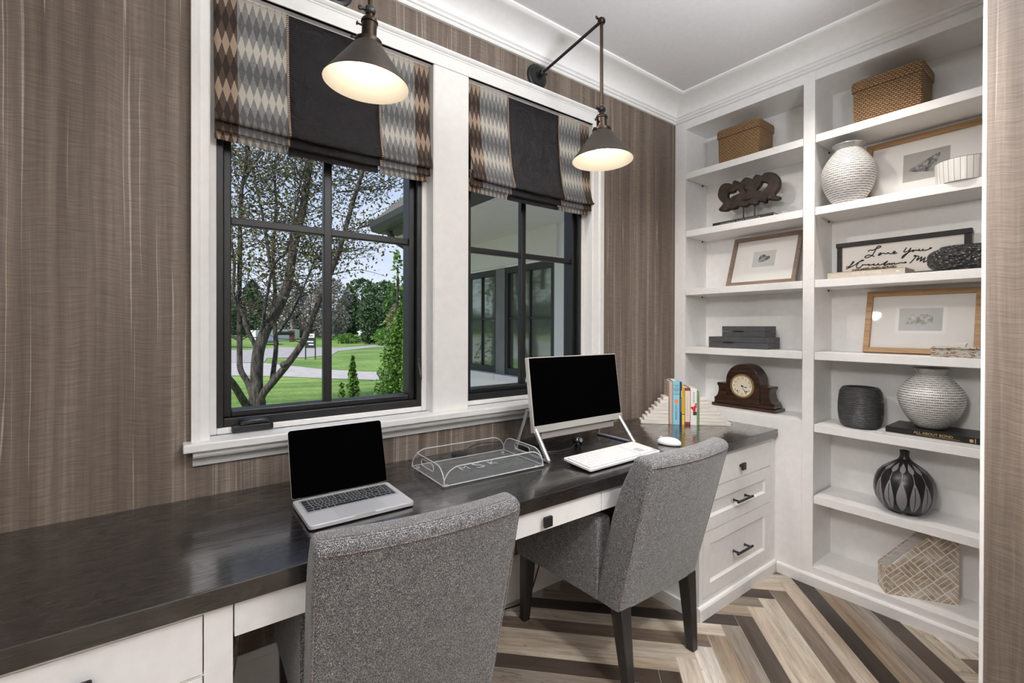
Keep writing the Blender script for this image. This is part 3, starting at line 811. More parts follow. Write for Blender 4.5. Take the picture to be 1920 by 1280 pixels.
for (a, b), zs in ((LY, SZ[:4]), (RY, SZ)):
    for z in zs:
        s_ = MB().box(XB+.003, xb-.001, a+.0025, b-.0025, z-TH, z).build('shelf', M['paint'], bc, off, bevel=.0015)
        for y in (a-.004, b+.004):
            MB().box(2.805, 2.815, min(y, y+.008)-.001, max(y, y+.008)-.001, z-TH-.009, z-TH-.001).build('shelf_pin', M['bronze'], s_, off)
mb = MB(); mb.prism([(0, 0), (-.014, 0), (-.014, .046), (-.010, .053), (0, .056)], 'y', yr, YF-.0155)
mb.v = [(XB+p[0], p[1], p[2]) for p in mb.v]
mb.build('plinth', M['paint'], bc, off)

# ================================================================== CHAIRS
def chair(label, loc, rz):
    root = thing('upholstered_chair', label, 'chair', loc, rz, 'tweed desk chairs')
    # local: +y towards the desk, z up ; outer back panel from z .30 (y -.277) to .84 (y -.415)
    def ring(z, yb, yf, hw, bow, rc, n=7):
        # closed plan outline: rear edge bowed outwards, rounded corners
        pts = []
        for i in range(n*2+1):
            t = -1+2*i/(n*2); x = t*(hw-rc); pts.append((x, yb-bow*(1-t*t), z))
        for i in range(1, 6):
            a = -PI/2+PI/2*i/5; pts.append((hw-rc+rc*math.cos(a), yb+rc+rc*math.sin(a), z))
        for i in range(0, 6):
            a = PI/2*i/5; pts.append((hw-rc+rc*math.cos(a), yf-rc+rc*math.sin(a), z))
        for i in range(n*2-1, 0, -1):
            t = -1+2*i/(n*2); x = t*(hw-rc); pts.append((x, yf-bow*.8*(1-t*t), z))
        for i in range(0, 6):
            a = PI/2+PI/2*i/5; pts.append((-(hw-rc)+rc*math.cos(a), yf-rc+rc*math.sin(a), z))
        for i in range(0, 5):
            a = PI+PI/2*i/5; pts.append((-(hw-rc)+rc*math.cos(a), yb+rc+rc*math.sin(a), z))
        return pts
    mb = MB(); rings = []
    def back_y(z):
        t = (z-.30)/.54
        return -.277-.138*t
    for z, th, hw, bow in ((.30, .115, .238, .004), (.38, .118, .240, .010), (.46, .120, .240, .015), (.55, .122, .240, .020), (.64, .120, .242, .024), (.72, .112, .244, .027), (.78, .100, .245, .028), (.82, .088, .245, .028), (.84, .080, .245, .028)):
        rings.append(ring(z, back_y(z), back_y(z)+th, hw, bow, .018))
    for dz, ins in ((.010, .002), (.018, .007), (.024, .014), (.027, .021)):
        z = .84+dz; yb = back_y(.84)+ins
        rings.append(ring(z, yb, back_y(.84)+.080-ins*.9+.0, .245-ins*.55, .028, .0125))
    mb.loft(rings)
    b = mb.build('backrest', M['tweed'], root, smooth=50)
    # welt seam round the rear panel
    seam = []
    for k in range(0, 13): z = .305+(.838-.305)*k/12; seam.append((-(.2325+.0070*min(1, k/8)), back_y(z)+.0055, z))
    for k in range(1, 16): t = -1+2*k/16; seam.append((t*.240, back_y(.84)-.028*(1-t*t)-.001, .8405))
    for k in range(12, -1, -1): z = .305+(.838-.305)*k/12; seam.append(((.2325+.0070*min(1, k/8)), back_y(z)+.0055, z))
    MB().tube(seam, .0022, 6).build('piping', M['tweed_warm'], b, smooth=80)
    # arms: low upholstered sides that slope forward
    for s in (-1, 1):
        rr = []
        for y, zt, w, x in ((-.175, .600, .070, .207), (-.12, .603, .066, .210), (-.02, .600, .062, .216), (.10, .592, .060, .224), (.20, .580, .060, .231), (.262, .568, .060, .236), (.280, .556, .050, .238)):
            r_ = []
            x0, x1 = x-w/2, x+w/2; rc = .022
            for cx, cz, a0 in ((x0+rc, zt-rc, PI), (x1-rc, zt-rc, PI/2)):
                for i in range(5):
                    a = a0-PI/2*i/4; r_.append((s*(cx+rc*math.cos(a)), y, cz+rc*math.sin(a)))
            r_ += [(s*x1, y, .302), (s*x0, y, .302)]
            rr.append(r_)
        MB().loft(rr).build('arm', M['tweed'], root, smooth=50)
    mb = MB(); mb.box(-.205, .205, -.19, .272, .302, .40); mb.build('seat_frame', M['tweed'], root, bevel=.015, seg=3)
    mb = MB(); mb.box(-.178, .178, -.165, .285, .395, .478); mb.build('seat_cushion', M['tweed'], root, bevel=.028, seg=4)
    for sx, sy in ((-1, -1), (1, -1), (-1, 1), (1, 1)):
        tx, ty = (.205*sx, -.255 if sy < 0 else .245); bx, by = (.196*sx, -.287 if sy < 0 else .262)
        if sy > 0: tx, bx = .228*sx, .232*sx
        def sq(cx, cy, h, z): return [(cx-h, cy-h, z), (cx+h, cy-h, z), (cx+h, cy+h, z), (cx-h, cy+h, z)]
        MB().loft([sq(bx, by, .0165, .001), sq(tx, ty, .0265, .305)]).build('leg', M['leg'], root, bevel=.003)
    return root
chair('grey tweed armchair tucked in before the desktop monitor, nearer the bookcase', (1.497, 1.34, 0), 0)
chair('grey tweed armchair nearest the camera, back towards us, before the laptop', (.51, 1.353, 0), math.radians(-5.2))

DT = .7602   # worktop surface
# ================================================================== LAPTOP
lp = thing('laptop', 'open silver laptop with black screen on the desk below the left window', 'laptop', (.442, 1.395, DT))
mb = MB()
def rrect(x0, x1, y0, y1, r, n=5):
    pts = []
    for cx, cy, a0 in ((x1-r, y1-r, 0), (x0+r, y1-r, PI/2), (x0+r, y0+r, PI), (x1-r, y0+r, 1.5*PI)):
        for i in range(n+1):
            a = a0+PI/2*i/n; pts.append((cx+r*math.cos(a), cy+r*math.sin(a)))
    return pts
def slab(x0, x1, y0, y1, z0, z1, r, n=5): return MB().prism(rrect(x0, x1, y0, y1, r, n), 'z', z0, z1)
slab(-.149, .149, -.112, .106, .003, .015, .012).build('base', M['alu_light'], lp, bevel=.002)
ft = MB()
for x in (-.125, .125):
    for y in (-.09, .09): ft.lathe([(.006, 0), (.006, .0035)], (x, y, 0), 10)
ft.build('foot', M['rubber'], lp)
slab(-.135, .135, -.022, .088, .0149, .0153, .004).build('keyboard_well', M['key_black'], lp)
kb = MB(); rows = [(14, .0095), (14, .0165), (14, .0165), (13, .0165), (12, .0165)]
y = .0845
for n_, hgt in rows:
    w = .262/n_
    for i in range(n_): kb.box(-.131+i*w+.0011, -.131+(i+1)*w-.0011, y-hgt+.0018, y, .0153, .0164)
    y -= hgt+.0012
x = -.131
for w in (.0185, .0185, .0185, .022, .098, .022, .0185, .0152, .0152, .0152):
    kb.box(x+.0011, x+w-.0011, y-.0165+.0018, y, .0153, .0164); x += w
kb.build('keys', flat('laptop_key', (.014, .016, .022), .45), lp, bevel=.0006, seg=1)
kl = MB(); y = .0845
for n_, hgt in rows:
    w = .262/n_
    for i in range(n_):
        if (i*7+int(hgt*1e4)) % 5: kl.box(-.131+(i+.40)*w, -.131+(i+.60)*w, y-hgt*.62, y-hgt*.38, .0164, .01652)
    y -= hgt+.0012
kl.build('key_legend', M['grey_letter'], lp)
slab(-.067, .067, -.106, -.028, .0149, .0153, .004).build('trackpad', flat('trackpad', (.60, .60, .615), .35, .3), lp)
MB().box(-.030, .030, -.1122, -.110, .009, .0155).build('lid_notch', M['silver'], lp)
# lid, hinged at the back and leaning away
lid = MB(); la = math.radians(17.5)
Lm = basis((0, .107, .0155), (1, 0, 0), (0, math.sin(la), math.cos(la)), (0, -math.cos(la), math.sin(la)))
sl = MB().prism(rrect(-.149, .149, .002, .208, .009), 'z', -.0048, .0); sl.xf(Lm)
lido = sl.build('lid', M['alu'], lp, bevel=.001)
sl = MB().prism(rrect(-.1482, .1482, .0028, .2072, .0085), 'z', .0, .0006); sl.xf(Lm); sl.build('screen', M['screen'], lido)
MB().tube([(-.12, .107, .0135), (.12, .107, .0135)], .0045, 10).build('hinge', M['black_plastic'], lp, smooth=60)

# ================================================================== ACRYLIC TRAY
tr = thing('acrylic_tray', 'clear acrylic tray with cut-out handles and etched monogram on the desk', 'tray', (.95, 1.497, DT), math.radians(-2.0))
hx, hy, T = .212, .138, .005
slab(-hx, hx, -hy, hy, .004, .009, .004).build('tray_base', M['acrylic'], tr, bevel=.0008)
def tray_wall(length, slot):
    # outline in (s, z): a low panel whose upper corners are broad quarter curves
    H = .066; R = .060; a = length/2-.001; out = [(-a, .009)]
    for i in range(9):
        t = PI-PI/2*i/8; out.append((-a+R+R*math.cos(t), .009+(H-.009)*math.sin(t)))
    for i in range(9):
        t = PI/2-PI/2*i/8; out.append((a-R+R*math.cos(t), .009+(H-.009)*math.sin(t)))
    out.append((a, .009))
    hole = None
    if slot:
        hole = []
        for i in range(9): t = PI/2+PI*i/8; hole.append((-.040+.012*math.cos(t), .044+.012*math.sin(t)))
        for i in range(9): t = -PI/2+PI*i/8; hole.append((.040+.012*math.cos(t), .044+.012*math.sin(t)))
    return out, hole
def plate_with_hole(out, hole, t0, t1, place):
    cu = bpy.data.curves.new('t', 'CURVE'); cu.dimensions = '2D'; cu.fill_mode = 'BOTH'; cu.extrude = abs(t1-t0)/2
    for pts in [out]+([hole] if hole else []):
        sp = cu.splines.new('POLY'); sp.points.add(len(pts)-1); sp.use_cyclic_u = True
        for p, q in zip(sp.points, pts): p.co = (q[0], q[1], 0, 1)
    ob = bpy.data.objects.new('t', cu); COL.objects.link(ob)
    me = bpy.data.meshes.new_from_object(ob.evaluated_get(bpy.context.evaluated_depsgraph_get()))
    mb = MB().add([place(v.co.x, v.co.y, v.co.z+(t0+t1)/2) for v in me.vertices], [tuple(p.vertices) for p in me.polygons])
    bpy.data.objects.remove(ob); bpy.data.curves.remove(cu); bpy.data.meshes.remove(me); return mb
for name, ln, slot, place in (('end_wall', 2*hy, True, lambda a, z, t: (-hx+t, a, z)), ('end_wall', 2*hy, True, lambda a, z, t: (hx-t, a, z)),
                              ('side_wall', 2*hx, False, lambda a, z, t: (a, -hy+t, z)), ('side_wall', 2*hx, False, lambda a, z, t: (a, hy-t, z))):
    o_, h_ = tray_wall(ln, slot)
    wl = plate_with_hole(o_, h_, 0, T, place).build(name, M['acrylic'], tr)
    eb = MB().tube([place(a, z, T/2) for a, z in o_], .0021, 6)
    if h_: eb.tube([place(a, z, T/2) for a, z in h_], .0017, 6, closed=True)
    eb.build('polished_edge', M['acrylic_edge'], wl, smooth=80)
eb = MB()
for p, q in (((-hx, -hy), (hx, -hy)), ((hx, -hy), (hx, hy)), ((hx, hy), (-hx, hy)), ((-hx, hy), (-hx, -hy))): eb.tube([(*p, .0065), (*q, .0065)], .0020, 6)
eb.build('base_edge', M['acrylic_edge'], tr)
for sx in (-1, 1):
    for sy in (-1, 1): MB().lathe([(.008, 0), (.008, .004)], (sx*(hx-.018), sy*(hy-.018), 0), 16).build('foot', M['acrylic_edge'], tr)
mg = text_mb('M', .055, .0002, 'CENTER').xf(Matrix.Translation((-.062, -.022, .0092)))
mg.merge(text_mb('S', .095, .0002, 'CENTER').xf(Matrix.Translation((0, -.034, .0092))))
mg.merge(text_mb('K', .055, .0002, 'CENTER').xf(Matrix.Translation((.062, -.022, .0092))))
mg.build('monogram', M['etch'], tr)
# charging puck behind the tray and its lead
pk = thing('charging_puck', 'black round charging puck on the desk behind the clear tray', 'charger', (.975, 1.680, DT))
MB().lathe([(.030, 0), (.034, .003), (.034, .009), (.030, .012), (.012, .013)], n=32).build('puck', M['gloss_black'], pk, smooth=40)
MB().tube(smooth_curve([(.03, .005, .006), (.06, .035, .010), (.12, .045, .022), (.20, .05, .015), (.28, .065, .006), (.36, .083, .006)], 5), .0022, 6).build('cable', M['black_plastic'], pk, smooth=80)

# ================================================================== DESKTOP MONITOR
mo = thing('desktop_monitor', 'silver all-in-one desktop monitor with black screen on two splayed feet', 'computer monitor', (1.468, 1.50, DT))
ma = math.radians(8)
Mm = basis((0, -.045, .104), (1, 0, 0), (0, math.sin(ma), math.cos(ma)), (0, -math.cos(ma), math.sin(ma)))
mb = MB().box(-.273, .273, 0, .312, -.022, 0); mb.xf(Mm); shell = mb.build('housing', M['silver'], mo, bevel=.003)
mb = MB().box(-.268, .268, .028, .308, -.0005, .0008); mb.xf(Mm); mb.build('screen', M['screen'], mo)
mb = MB().box(-.273, .273, 0, .0275, 0, .0016); mb.xf(Mm); mb.build('chin', M['silver'], mo, bevel=.001)
mb = MB().box(-.225, .225, -.032, .0, -.034, -.012); mb.xf(Mm); mb.build('sound_bar', flat('taupe_grille', (.27, .245, .225), .6), mo, bevel=.004)
for s in (-1, 1):
    x = .258*s
    mb = MB()
    mb.tube([(x, -.025, .130), (x+.004*s, -.118, .012), (x+.006*s, -.128, .0065)], [.0105, .0105, .0075], 12)
    mb.tube([(x+.006*s, -.128, .0062), (x, .10, .0062)], .0062, 10)
    mb.tube([(x, .10, .0065), (x, .016, .190)], .0075, 10)
    mb.build('stand_leg', M['alu'], mo, smooth=60)
# round black webcam lying behind the keyboard, and its loose lead
wc = thing('webcam', 'small round black webcam on the desk below the monitor', 'webcam', (1.470, 1.480, DT))
mb = MB(); mb.lathe([(.004, -.020), (.016, -.0185), (.0225, -.010), (.024, 0), (.0225, .010), (.014, .016), (.003, .017)], n=28)
mb.xf(basis((0, 0, .030), (1, 0, 0), (0, .35, .94), (0, -.94, .35))); mb.build('camera_body', M['gloss_black'], wc, smooth=60)
mb = MB().lathe([(.006, 0), (.008, .002), (.009, .004)], n=16); mb.xf(basis((0, -.016, .036), (1, 0, 0), (0, .35, .94), (0, -.94, .35))); mb.build('lens', M['alu'], wc)
MB().box(-.012, .012, -.012, .012, 0, .012).build('clip_foot', M['gloss_black'], wc, bevel=.004)
MB().tube(smooth_curve([(-.02, -.005, .022), (-.045, -.012, .010), (-.09, -.005, .0024), (-.15, .01, .0024), (-.20, .05, .0024), (-.21, .12, .0024)], 5), .0021, 6).build('cable', M['black_plastic'], wc, smooth=80)
mc = MB().tube(smooth_curve([(1.30, 1.565, .880), (1.33, 1.55, .80), (1.36, 1.56, .775), (1.41, 1.57, .775), (1.44, 1.55, .785), (1.42, 1.535, .80), (1.37, 1.545, .79), (1.34, 1.60, .764), (1.30, 1.70, .7625)], 5), .0022, 6)
o = mc.build('monitor_cord', M['black_plastic'], at=(1.37, 1.56, DT), smooth=80); tag(o, 'black cord looped on the desk behind the monitor foot', 'cord')

# keyboard
kbd = thing('keyboard', 'slim white wireless keyboard on the desk below the monitor', 'keyboard', (1.462, 1.266, DT), math.radians(1.0))
tl = math.radians(4.5)
K = basis((0, -.073, .004), (1, 0, 0), (0, math.cos(tl), math.sin(tl)), (0, -math.sin(tl), math.cos(tl)))
mb = MB().prism(rrect(-.2175, .2175, 0, .146, .008), 'z', 0, .010); mb.xf(K); mb.build('case', M['white_plastic'], kbd, bevel=.002)
mb = MB().prism(rrect(-.211, .211, .007, .132, .004), 'z', .010, .0106); mb.xf(K); mb.build('key_bed', M['key_grey'], kbd)
mb = MB()
for r_, (n_, yy) in enumerate(((17, .112), (15, .092), (15, .072), (14, .052), (13, .032))):
    w = .300/n_
    for i in range(n_): mb.box(-.209+i*w+.0012, -.209+(i+1)*w-.0012, yy+.001, yy+.0185, .0106, .0135)
    for i in range(3 if r_ < 3 else 1): mb.box(.096+i*.0185+.0012, .096+(i+1)*.0185-.0012, yy+.001, yy+.0185, .0106, .0135)
    for i in range(3): mb.box(.153+i*.0185+.0012, .153+(i+1)*.0185-.0012, yy+.001, yy+.0185, .0106, .0135)
x = -.209
for w in (.024, .02, .022, .118, .022, .02, .024, .05): mb.box(x+.0012, x+w-.0012, .0095, .0305, .0106, .0135); x += w
for i in range(3): mb.box(.096+i*.0185+.0012, .096+(i+1)*.0185-.0012, .0095, .0305, .0106, .0135)
mb.box(.1542, .1888, .0095, .0305, .0106, .0135)
mb.xf(K); mb.build('keys', M['key_white'], kbd, bevel=.0006, seg=1)
mb = MB().box(-.20, .20, .120, .140, -.010, .0); mb.xf(K); mb.build('battery_bar', M['white_plastic'], kbd, bevel=.003)
mb = MB()
for s in (-1, 1): mb.box(s*.17-.01, s*.17+.01, .003, .012, -.0035, 0)
mb.xf(K); mb.build('foot', M['rubber'], kbd)
# mouse
ms = thing('mouse', 'white wireless mouse on the desk right of the keyboard', 'computer mouse', (1.846, 1.268, DT), math.radians(18))
rings = []
for z, k in ((.001, .88), (.004, .97), (.010, 1.0), (.018, .95), (.025, .80), (.031, .52), (.0335, .22)):
    rg = []
    for i in range(28):
        a = 2*PI*i/28; rg.append((.031*k*math.cos(a)*(1+.06*math.sin(a)), .055*k*math.sin(a)-(.006*(1-k)), z))
    rings.append(rg)
MB().loft(rings).build('shell', M['white_plastic'], ms, smooth=60)
MB().lathe([(.009, -.003), (.011, 0), (.009, .003)], n=18).xf(basis((0, .036, .024), (0, 1, 0), (0, 0, 1), (1, 0, 0))).build('scroll_wheel', M['key_grey'], ms, smooth=60)

# ================================================================== BOOKENDS AND BOOKS (row set across the corner)
RX, RYr, RA = 2.120, 1.638, math.atan2(-.327, .335)
def row_pt(s, d, z=0.0):
    ca, sa = math.cos(RA), math.sin(RA); return (RX+s*ca-d*sa, RYr+s*sa+d*ca, DT+z)
def bookend(label, s0, s1, inner_right):
    r = thing('stair_bookend', label, 'bookend', row_pt((s0+s1)/2, .045), RA, 'stepped stone bookends')
    L = s1-s0; mb = MB(); N = 8; H = .154/N
    for i in range(N):
        cut = (L-.020)*i/(N-1)*.93
        a, b = (-L/2+cut, L/2) if inner_right else (-L/2, L/2-cut)
        mb.box(a, b, -.045, .045, i*H+.0004, (i+1)*H-.0004)
    mb.build('stone_steps', M['marble'], r, bevel=.0015)
    a = -L/2 if inner_right else L/2
    return r
bookend('pale stone stair-step bookend left of the row of books', .0, .150, True)
bookend('pale stone stair-step bookend right of the row of books', .3135, .478, False)
def book(label, s0, s1, h, depth, cover, extra=None, boards=None):
    w = s1-s0
    r = thing('book', label, 'book', row_pt((s0+s1)/2, 0), RA, 'books between the stone bookends')
    c = min(.0022, w*.16); mb = MB()
    mb.box(-w/2, w/2, 0, .0025, 0, h)
    mb.box(-w/2, -w/2+c, .0025, depth, 0, h); mb.box(w/2-c, w/2, .0025, depth, 0, h)
    mb.build('cover', cover, r, bevel=.0006, seg=1)
    MB().box(-w/2+c, w/2-c, .003, depth-.004, .003, h-.004).build('pages', M['page'], r)
    for nm, m_, x0, x1, z0, z1 in (extra or []):
        MB().box(x0*w, x1*w, -.0005, .0003, z0*h, z1*h).build(nm, m_, r)
    return r
C = lambda n, c, r=.5: flat(n, c, r)
b = book('beige book at the left end of the bookended row', .1535, .171, .240, .150, C('cover_taupe', (.40, .29, .23)), [('spine_panel', C('spine_tan', (.50, .38, .31)), -.48, .30, .02, .98)])
mb = MB()
for k in range(15): mb.box(-.0092, -.0087, .02+(k % 3)*.004, .135-(k*7 % 5)*.012, .10+k*.0085, .103+k*.0085)
b2 = MB().box(-.0090, -.0086, .004, .149, .002, .238); b2.build('front_board', C('cover_cream', (.70, .60, .52)), b); mb.build('board_printing', C('print_brown', (.45, .30, .24)), b)
b = book('tall light blue book with an orange spot on its spine', .1725, .2085, .243, .150, C('cover_blue', (.26, .52, .64)))
def spine_text(parent, txt, size, x, z, mat, rot=True, h=0.0, sp=1.0):
    t = text_mb(txt, size, .0002, 'CENTER', spacing=sp)
    if rot: m_ = basis((x, -.0006, z), (0, 0, -1), (1, 0, 0), (0, -1, 0))
    else: m_ = basis((x, -.0006, z), (1, 0, 0), (0, 0, 1), (0, -1, 0))
    return t.xf(m_).build('spine_lettering', mat, parent)
for k, (tx, sz_) in enumerate((('MAYBE', .0085), ('YOU', .007), ('SHOULD', .0082), ('TALK', .0105), ('TO', .006), ('SOMEONE', .0075))):
    spine_text(b, tx, sz_, 0, .215-k*.0095, M['ink'], False)
spine_text(b, 'Lori Gottlieb', .0155, -.004, .068, C('ink_navy', (.02, .05, .12)))
mb = MB(); mb.lathe([(.0105, 0), (.0105, .0006)], n=20); mb.xf(basis((0, -.0002, .130), (1, 0, 0), (0, 0, 1), (0, -1, 0))); mb.build('spine_emblem', C('orange', (.80, .27, .05)), b)
b = book('thin navy book between the blue and the yellow ones', .2095, .2200, .237, .145, C('cover_navy', (.012, .022, .09)), [('spine_panel', C('navy_label', (.25, .16, .10)), -.1, .5, .30, .62), ('spine_panel', C('cream_label', (.62, .50, .22)), .1, .5, .64, .80)])
b = book('yellow book in the bookended row', .2215, .2345, .216, .140, C('cover_yellow', (.78, .56, .04)), [('spine_band', M['ink'], -.5, .5, .265, .285)])
spine_text(b, 'THE BOOK', .0085, -.003, .15, C('ink_brown', (.16, .10, .01)), sp=1.3) if False else None
mb = MB()
for k in range(17): mb.box(-.003, .003, -.0004, .0002, .070+k*.0082, .0745+k*.0082)
mb.build('spine_printing', C('ink_brown', (.20, .13, .02)), b)
b = book('cream book with maroon bands on its spine', .2360, .2650, .206, .150, C('cover_maroon', (.20, .035, .06)), [('spine_panel', C('spine_cream', (.72, .60, .50)), -.46, .46, .085, .92)])
mb = MB(); mb.box(-.0016, .0016, -.0007, -.0004, .05, .165); mb.build('spine_printing', C('pale_gold', (.55, .45, .26)), b)
b = book('white book with a red flower on its spine', .2665, .3000, .201, .145, C('cover_white', (.78, .77, .75)))
mb = MB()
for dx, dz, r_ in ((.0, .0, .010), (.008, .010, .008), (.012, .024, .0055), (-.009, .004, .007), (.003, -.010, .008)):
    mb.lathe([(r_, 0), (r_, .0006)], n=16) if False else None
    q = MB().lathe([(r_, 0), (r_, .0005)], n=16); q.xf(basis((max(-.0165+r_, min(.0165-r_, dx)), -.0002, .092+dz), (1, 0, 0), (0, 0, 1), (0, -1, 0))); mb.merge(q)
mb.build('spine_flower', C('flower_red', (.62, .03, .045)), b)
mb = MB(); mb.box(-.004, .0155, -.0005, .0002, .055, .075); mb.build('spine_leaf', C('flower_dark', (.05, .03, .02)), b)
mb = MB()
for k in range(8): mb.box(-.0035, .0035, -.0005, .0002, .125+k*.0078, .1285+k*.0078)
mb.build('spine_printing', C('ink_mauve', (.16, .11, .14)), b)
b = book('thin green book at the right end of the bookended row', .3010, .3120, .187, .135, C('cover_green', (.14, .25, .12)))

# ================================================================== WALL LAMPS
def wall_lamp(label, P, E, J, S, tilt):
    # P wall plate centre, E elbow, J lower joint, S rim centre
    root = thing('wall_lamp', label, 'wall lamp', P, 0, 'articulated bronze wall lamps')
    off = P; P, E, J, S = map(Vector, (P, E, J, S))
    mb = MB(); mb.lathe([(.058, 0), (.060, .004), (.058, .009), (.046, .013), (.044, .017), (.020, .021), (.018, .028)], n=40)
    mb.xf(basis((P.x, YW-.0005, P.z), (1, 0, 0), (0, 0, 1), (0, -1, 0))); mb.build('wall_plate', M['black_metal'], root, off, smooth=35)
    mb = MB()
    for s in (-1, 1): mb.sphere((P.x+s*.034, YW-.014, P.z), .004, 8, 6)
    mb.build('screw', M['bronze'], root, off)
    hub = Vector((P.x, YW-.045, P.z))
    def knuckle(c, ax, r=.0125, l=.022, wing=None):
        m = MB(); ax = Vector(ax).normalized()
        m.tube([c-ax*l/2, c-ax*l*.3, c+ax*l*.3, c+ax*l/2], [r*.8, r, r, r*.8], 14)
        if wing is not None:
            w = Vector(wing); m.tube([c, c+w*.5, c+w], [.004, .004, .004], 8)
            m.sphere(tuple(c+w), .0075, 10, 6, (1, .45, 1))
        return m
    mb = MB().tube([Vector((P.x, YW-.026, P.z)), hub], .009, 12); mb.merge(knuckle(hub, (1, 0, 0), .013, .026, (.028, 0, .004)))
    mb.build('pivot', M['black_metal'], root, off, smooth=50)
    MB().tube([hub, E], .0068, 12).build('arm', M['black_metal'], root, off, smooth=60)
    mb = knuckle(E, (1, 0, 0), .0145, .024, (-.030, 0, .003)); mb.sphere(tuple(E+Vector((.006, 0, .006))), .012, 12, 8); mb.build('elbow_joint', M['bronze'], root, off, smooth=50)
    MB().tube([E, J], .0072, 12).build('drop_rod', M['bronze'], root, off, smooth=60)
    mb = knuckle(J, (1, 0, 0), .0145, .026, (-.030, 0, -.002)); mb.sphere(tuple(J), .0135, 12, 8); mb.build('lower_joint', M['black_metal'], root, off, smooth=50)
    d = (S-J).normalized(); x = Vector((1, 0, 0)); x = (x-d*x.dot(d)).normalized(); y = d.cross(x)
    L = (S-J).length
    B = basis(tuple(J), tuple(x), tuple(y), tuple(d))      # +z runs down the shade axis
    sh0 = L-.125
    mb = MB().lathe([(.008, .004), (.0105, .016), (.012, .022), (.022, .027), (.025, .033), (.025, .038), (.022, .040), (.022, sh0-.018), (.0245, sh0-.016), (.0245, sh0-.008), (.034, sh0-.006)], n=32).xf(B)
    sock = mb.build('socket', M['bronze'], root, off, smooth=35)
    q = MB().tube([(-.022, 0, .052), (-.034, 0, .052)], .003, 8); q.sphere((-.037, 0, .052), .006, 10, 6, (.5, 1, 1)); q.xf(B).build('switch_key', M['black_metal'], sock, off)
    mb = MB().lathe([(.034, sh0-.007), (.0395, sh0-.005), (.0405, sh0+.010), (.0385, sh0+.013)], n=36, cap0=False, cap1=False).xf(B)
    c_ = mb.build('shade_holder', M['bronze'], root, off, smooth=40)
    q = MB()
    for a in (PI*.97, PI*1.62): q.tube([(.040*math.cos(a), .040*math.sin(a), sh0+.004), (.052*math.cos(a), .052*math.sin(a), sh0+.004)], .0022, 8); q.sphere((.052*math.cos(a), .052*math.sin(a), sh0+.004), .0042, 8, 6)
    q.xf(B).build('thumb_screw', M['black_metal'], c_, off)
    t0, t1 = sh0+.004, L
    mb = MB().lathe([(.0375, t0), (.1245, t1-.002), (.1255, t1), (.1250, t1+.001)], n=64, cap0=False, cap1=False).xf(B)
    shd = mb.build('shade', M['shade_out'], root, off, smooth=50)
    mb = MB().lathe([(.002, t0+.001), (.036, t0+.0015), (.1228, t1-.002), (.1250, t1+.001)], n=64, cap0=False, cap1=False).xf(B)
    mb.build('shade_lining', M['enamel'], shd, off, smooth=50)
    mb = MB().lathe([(.004, sh0+.006), (.013, sh0+.010), (.014, sh0+.030), (.024, sh0+.052), (.029, sh0+.072), (.026, sh0+.090), (.015, sh0+.100), (.002, sh0+.103)], n=24).xf(B)
    mb.build('bulb', M['bulb'], root, off, smooth=60)
    ld = bpy.data.lights.new('lamp_light', 'POINT'); ld.energy = LAMP_W; ld.color = (1, .87, .70); ld.shadow_soft_size = .03
    lo = bpy.data.objects.new('lamp_light', ld); COL.objects.link(lo); lo.location = J+d*(sh0+.108)
LAMP_W = .27
wall_lamp('dark bronze cone wall lamp hanging before the left window, nearest us', (.490, YW, 2.540), (.488, 1.380, 2.610), (.486, 1.378, 2.255), (.478, 1.386, 2.034), 0)
wall_lamp('dark bronze cone wall lamp above the desktop monitor, before the right window', (1.449, YW, 2.531), (1.449, 1.328, 2.580), (1.449, 1.326, 2.211), (1.449, 1.320, 1.996), 0)

# ================================================================== THINGS ON THE SHELVES
Z1, Z2, Z3, Z4, Z5, Z6 = [z+.0002 for z in SZ]
def basket(label, yc, x0, x1, w, z, h):
    r = thing('lidded_basket', label, 'basket', ((x0+x1)/2, yc, z), 0, 'woven lidded baskets on the top shelves')
    d = x1-x0
    def ringbox(hw, hd, zz, rc=.014): return [(p[0], p[1], zz) for p in rrect(-hd, hd, -hw, hw, rc, 3)]
    def wrap(levels):
        mb = MB(); rings = [ringbox(a, b, c) for a, b, c in levels]; n = len(rings[0])
        per = [0]
        for k in range(n): p, q = rings[0][k], rings[0][(k+1) % n]; per.append(per[-1]+math.hypot(p[0]-q[0], p[1]-q[1]))
        v = [p for rg in rings for p in rg]; fs = []; us = []
        L = [0]
        for i in range(1, len(levels)): L.append(L[-1]+math.hypot(levels[i][0]-levels[i-1][0], levels[i][2]-levels[i-1][2]))
        for i in range(len(rings)-1):
            for k in range(n):
                k2 = (k+1) % n; fs.append((i*n+k, i*n+k2, (i+1)*n+k2, (i+1)*n+k)); us.append([(per[k], L[i]), (per[k+1], L[i]), (per[k+1], L[i+1]), (per[k], L[i+1])])
        fs.append(tuple(range(n-1, -1, -1))); us.append([(rings[0][k][0], rings[0][k][1]) for k in range(n-1, -1, -1)])
        b = (len(rings)-1)*n; fs.append(tuple(range(b, b+n))); us.append([(rings[-1][k][0], rings[-1][k][1]) for k in range(n)])
        return mb.add(v, fs, us)
    hl = h-.052
    wrap([(w/2-.006, d/2-.008, 0), (w/2-.004, d/2-.006, h*.4), (w/2-.003, d/2-.005, hl+.012)]).build('basket_body', M['wicker'], r, smooth=40)
    wrap([(w/2+.002, d/2, hl), (w/2+.003, d/2+.001, hl+.03), (w/2, d/2-.002, h-.008), (w/2-.010, d/2-.012, h), (w/4, d/4, h+.003)]).build('lid', M['wicker'], r, smooth=40)
basket('lidded woven basket on the top shelf of the left bay', 1.372, 2.645, 2.835, .250, Z1, .212)
basket('lidded woven basket on the top shelf of the right bay', .680, 2.640, 2.835, .265, Z1, .212)

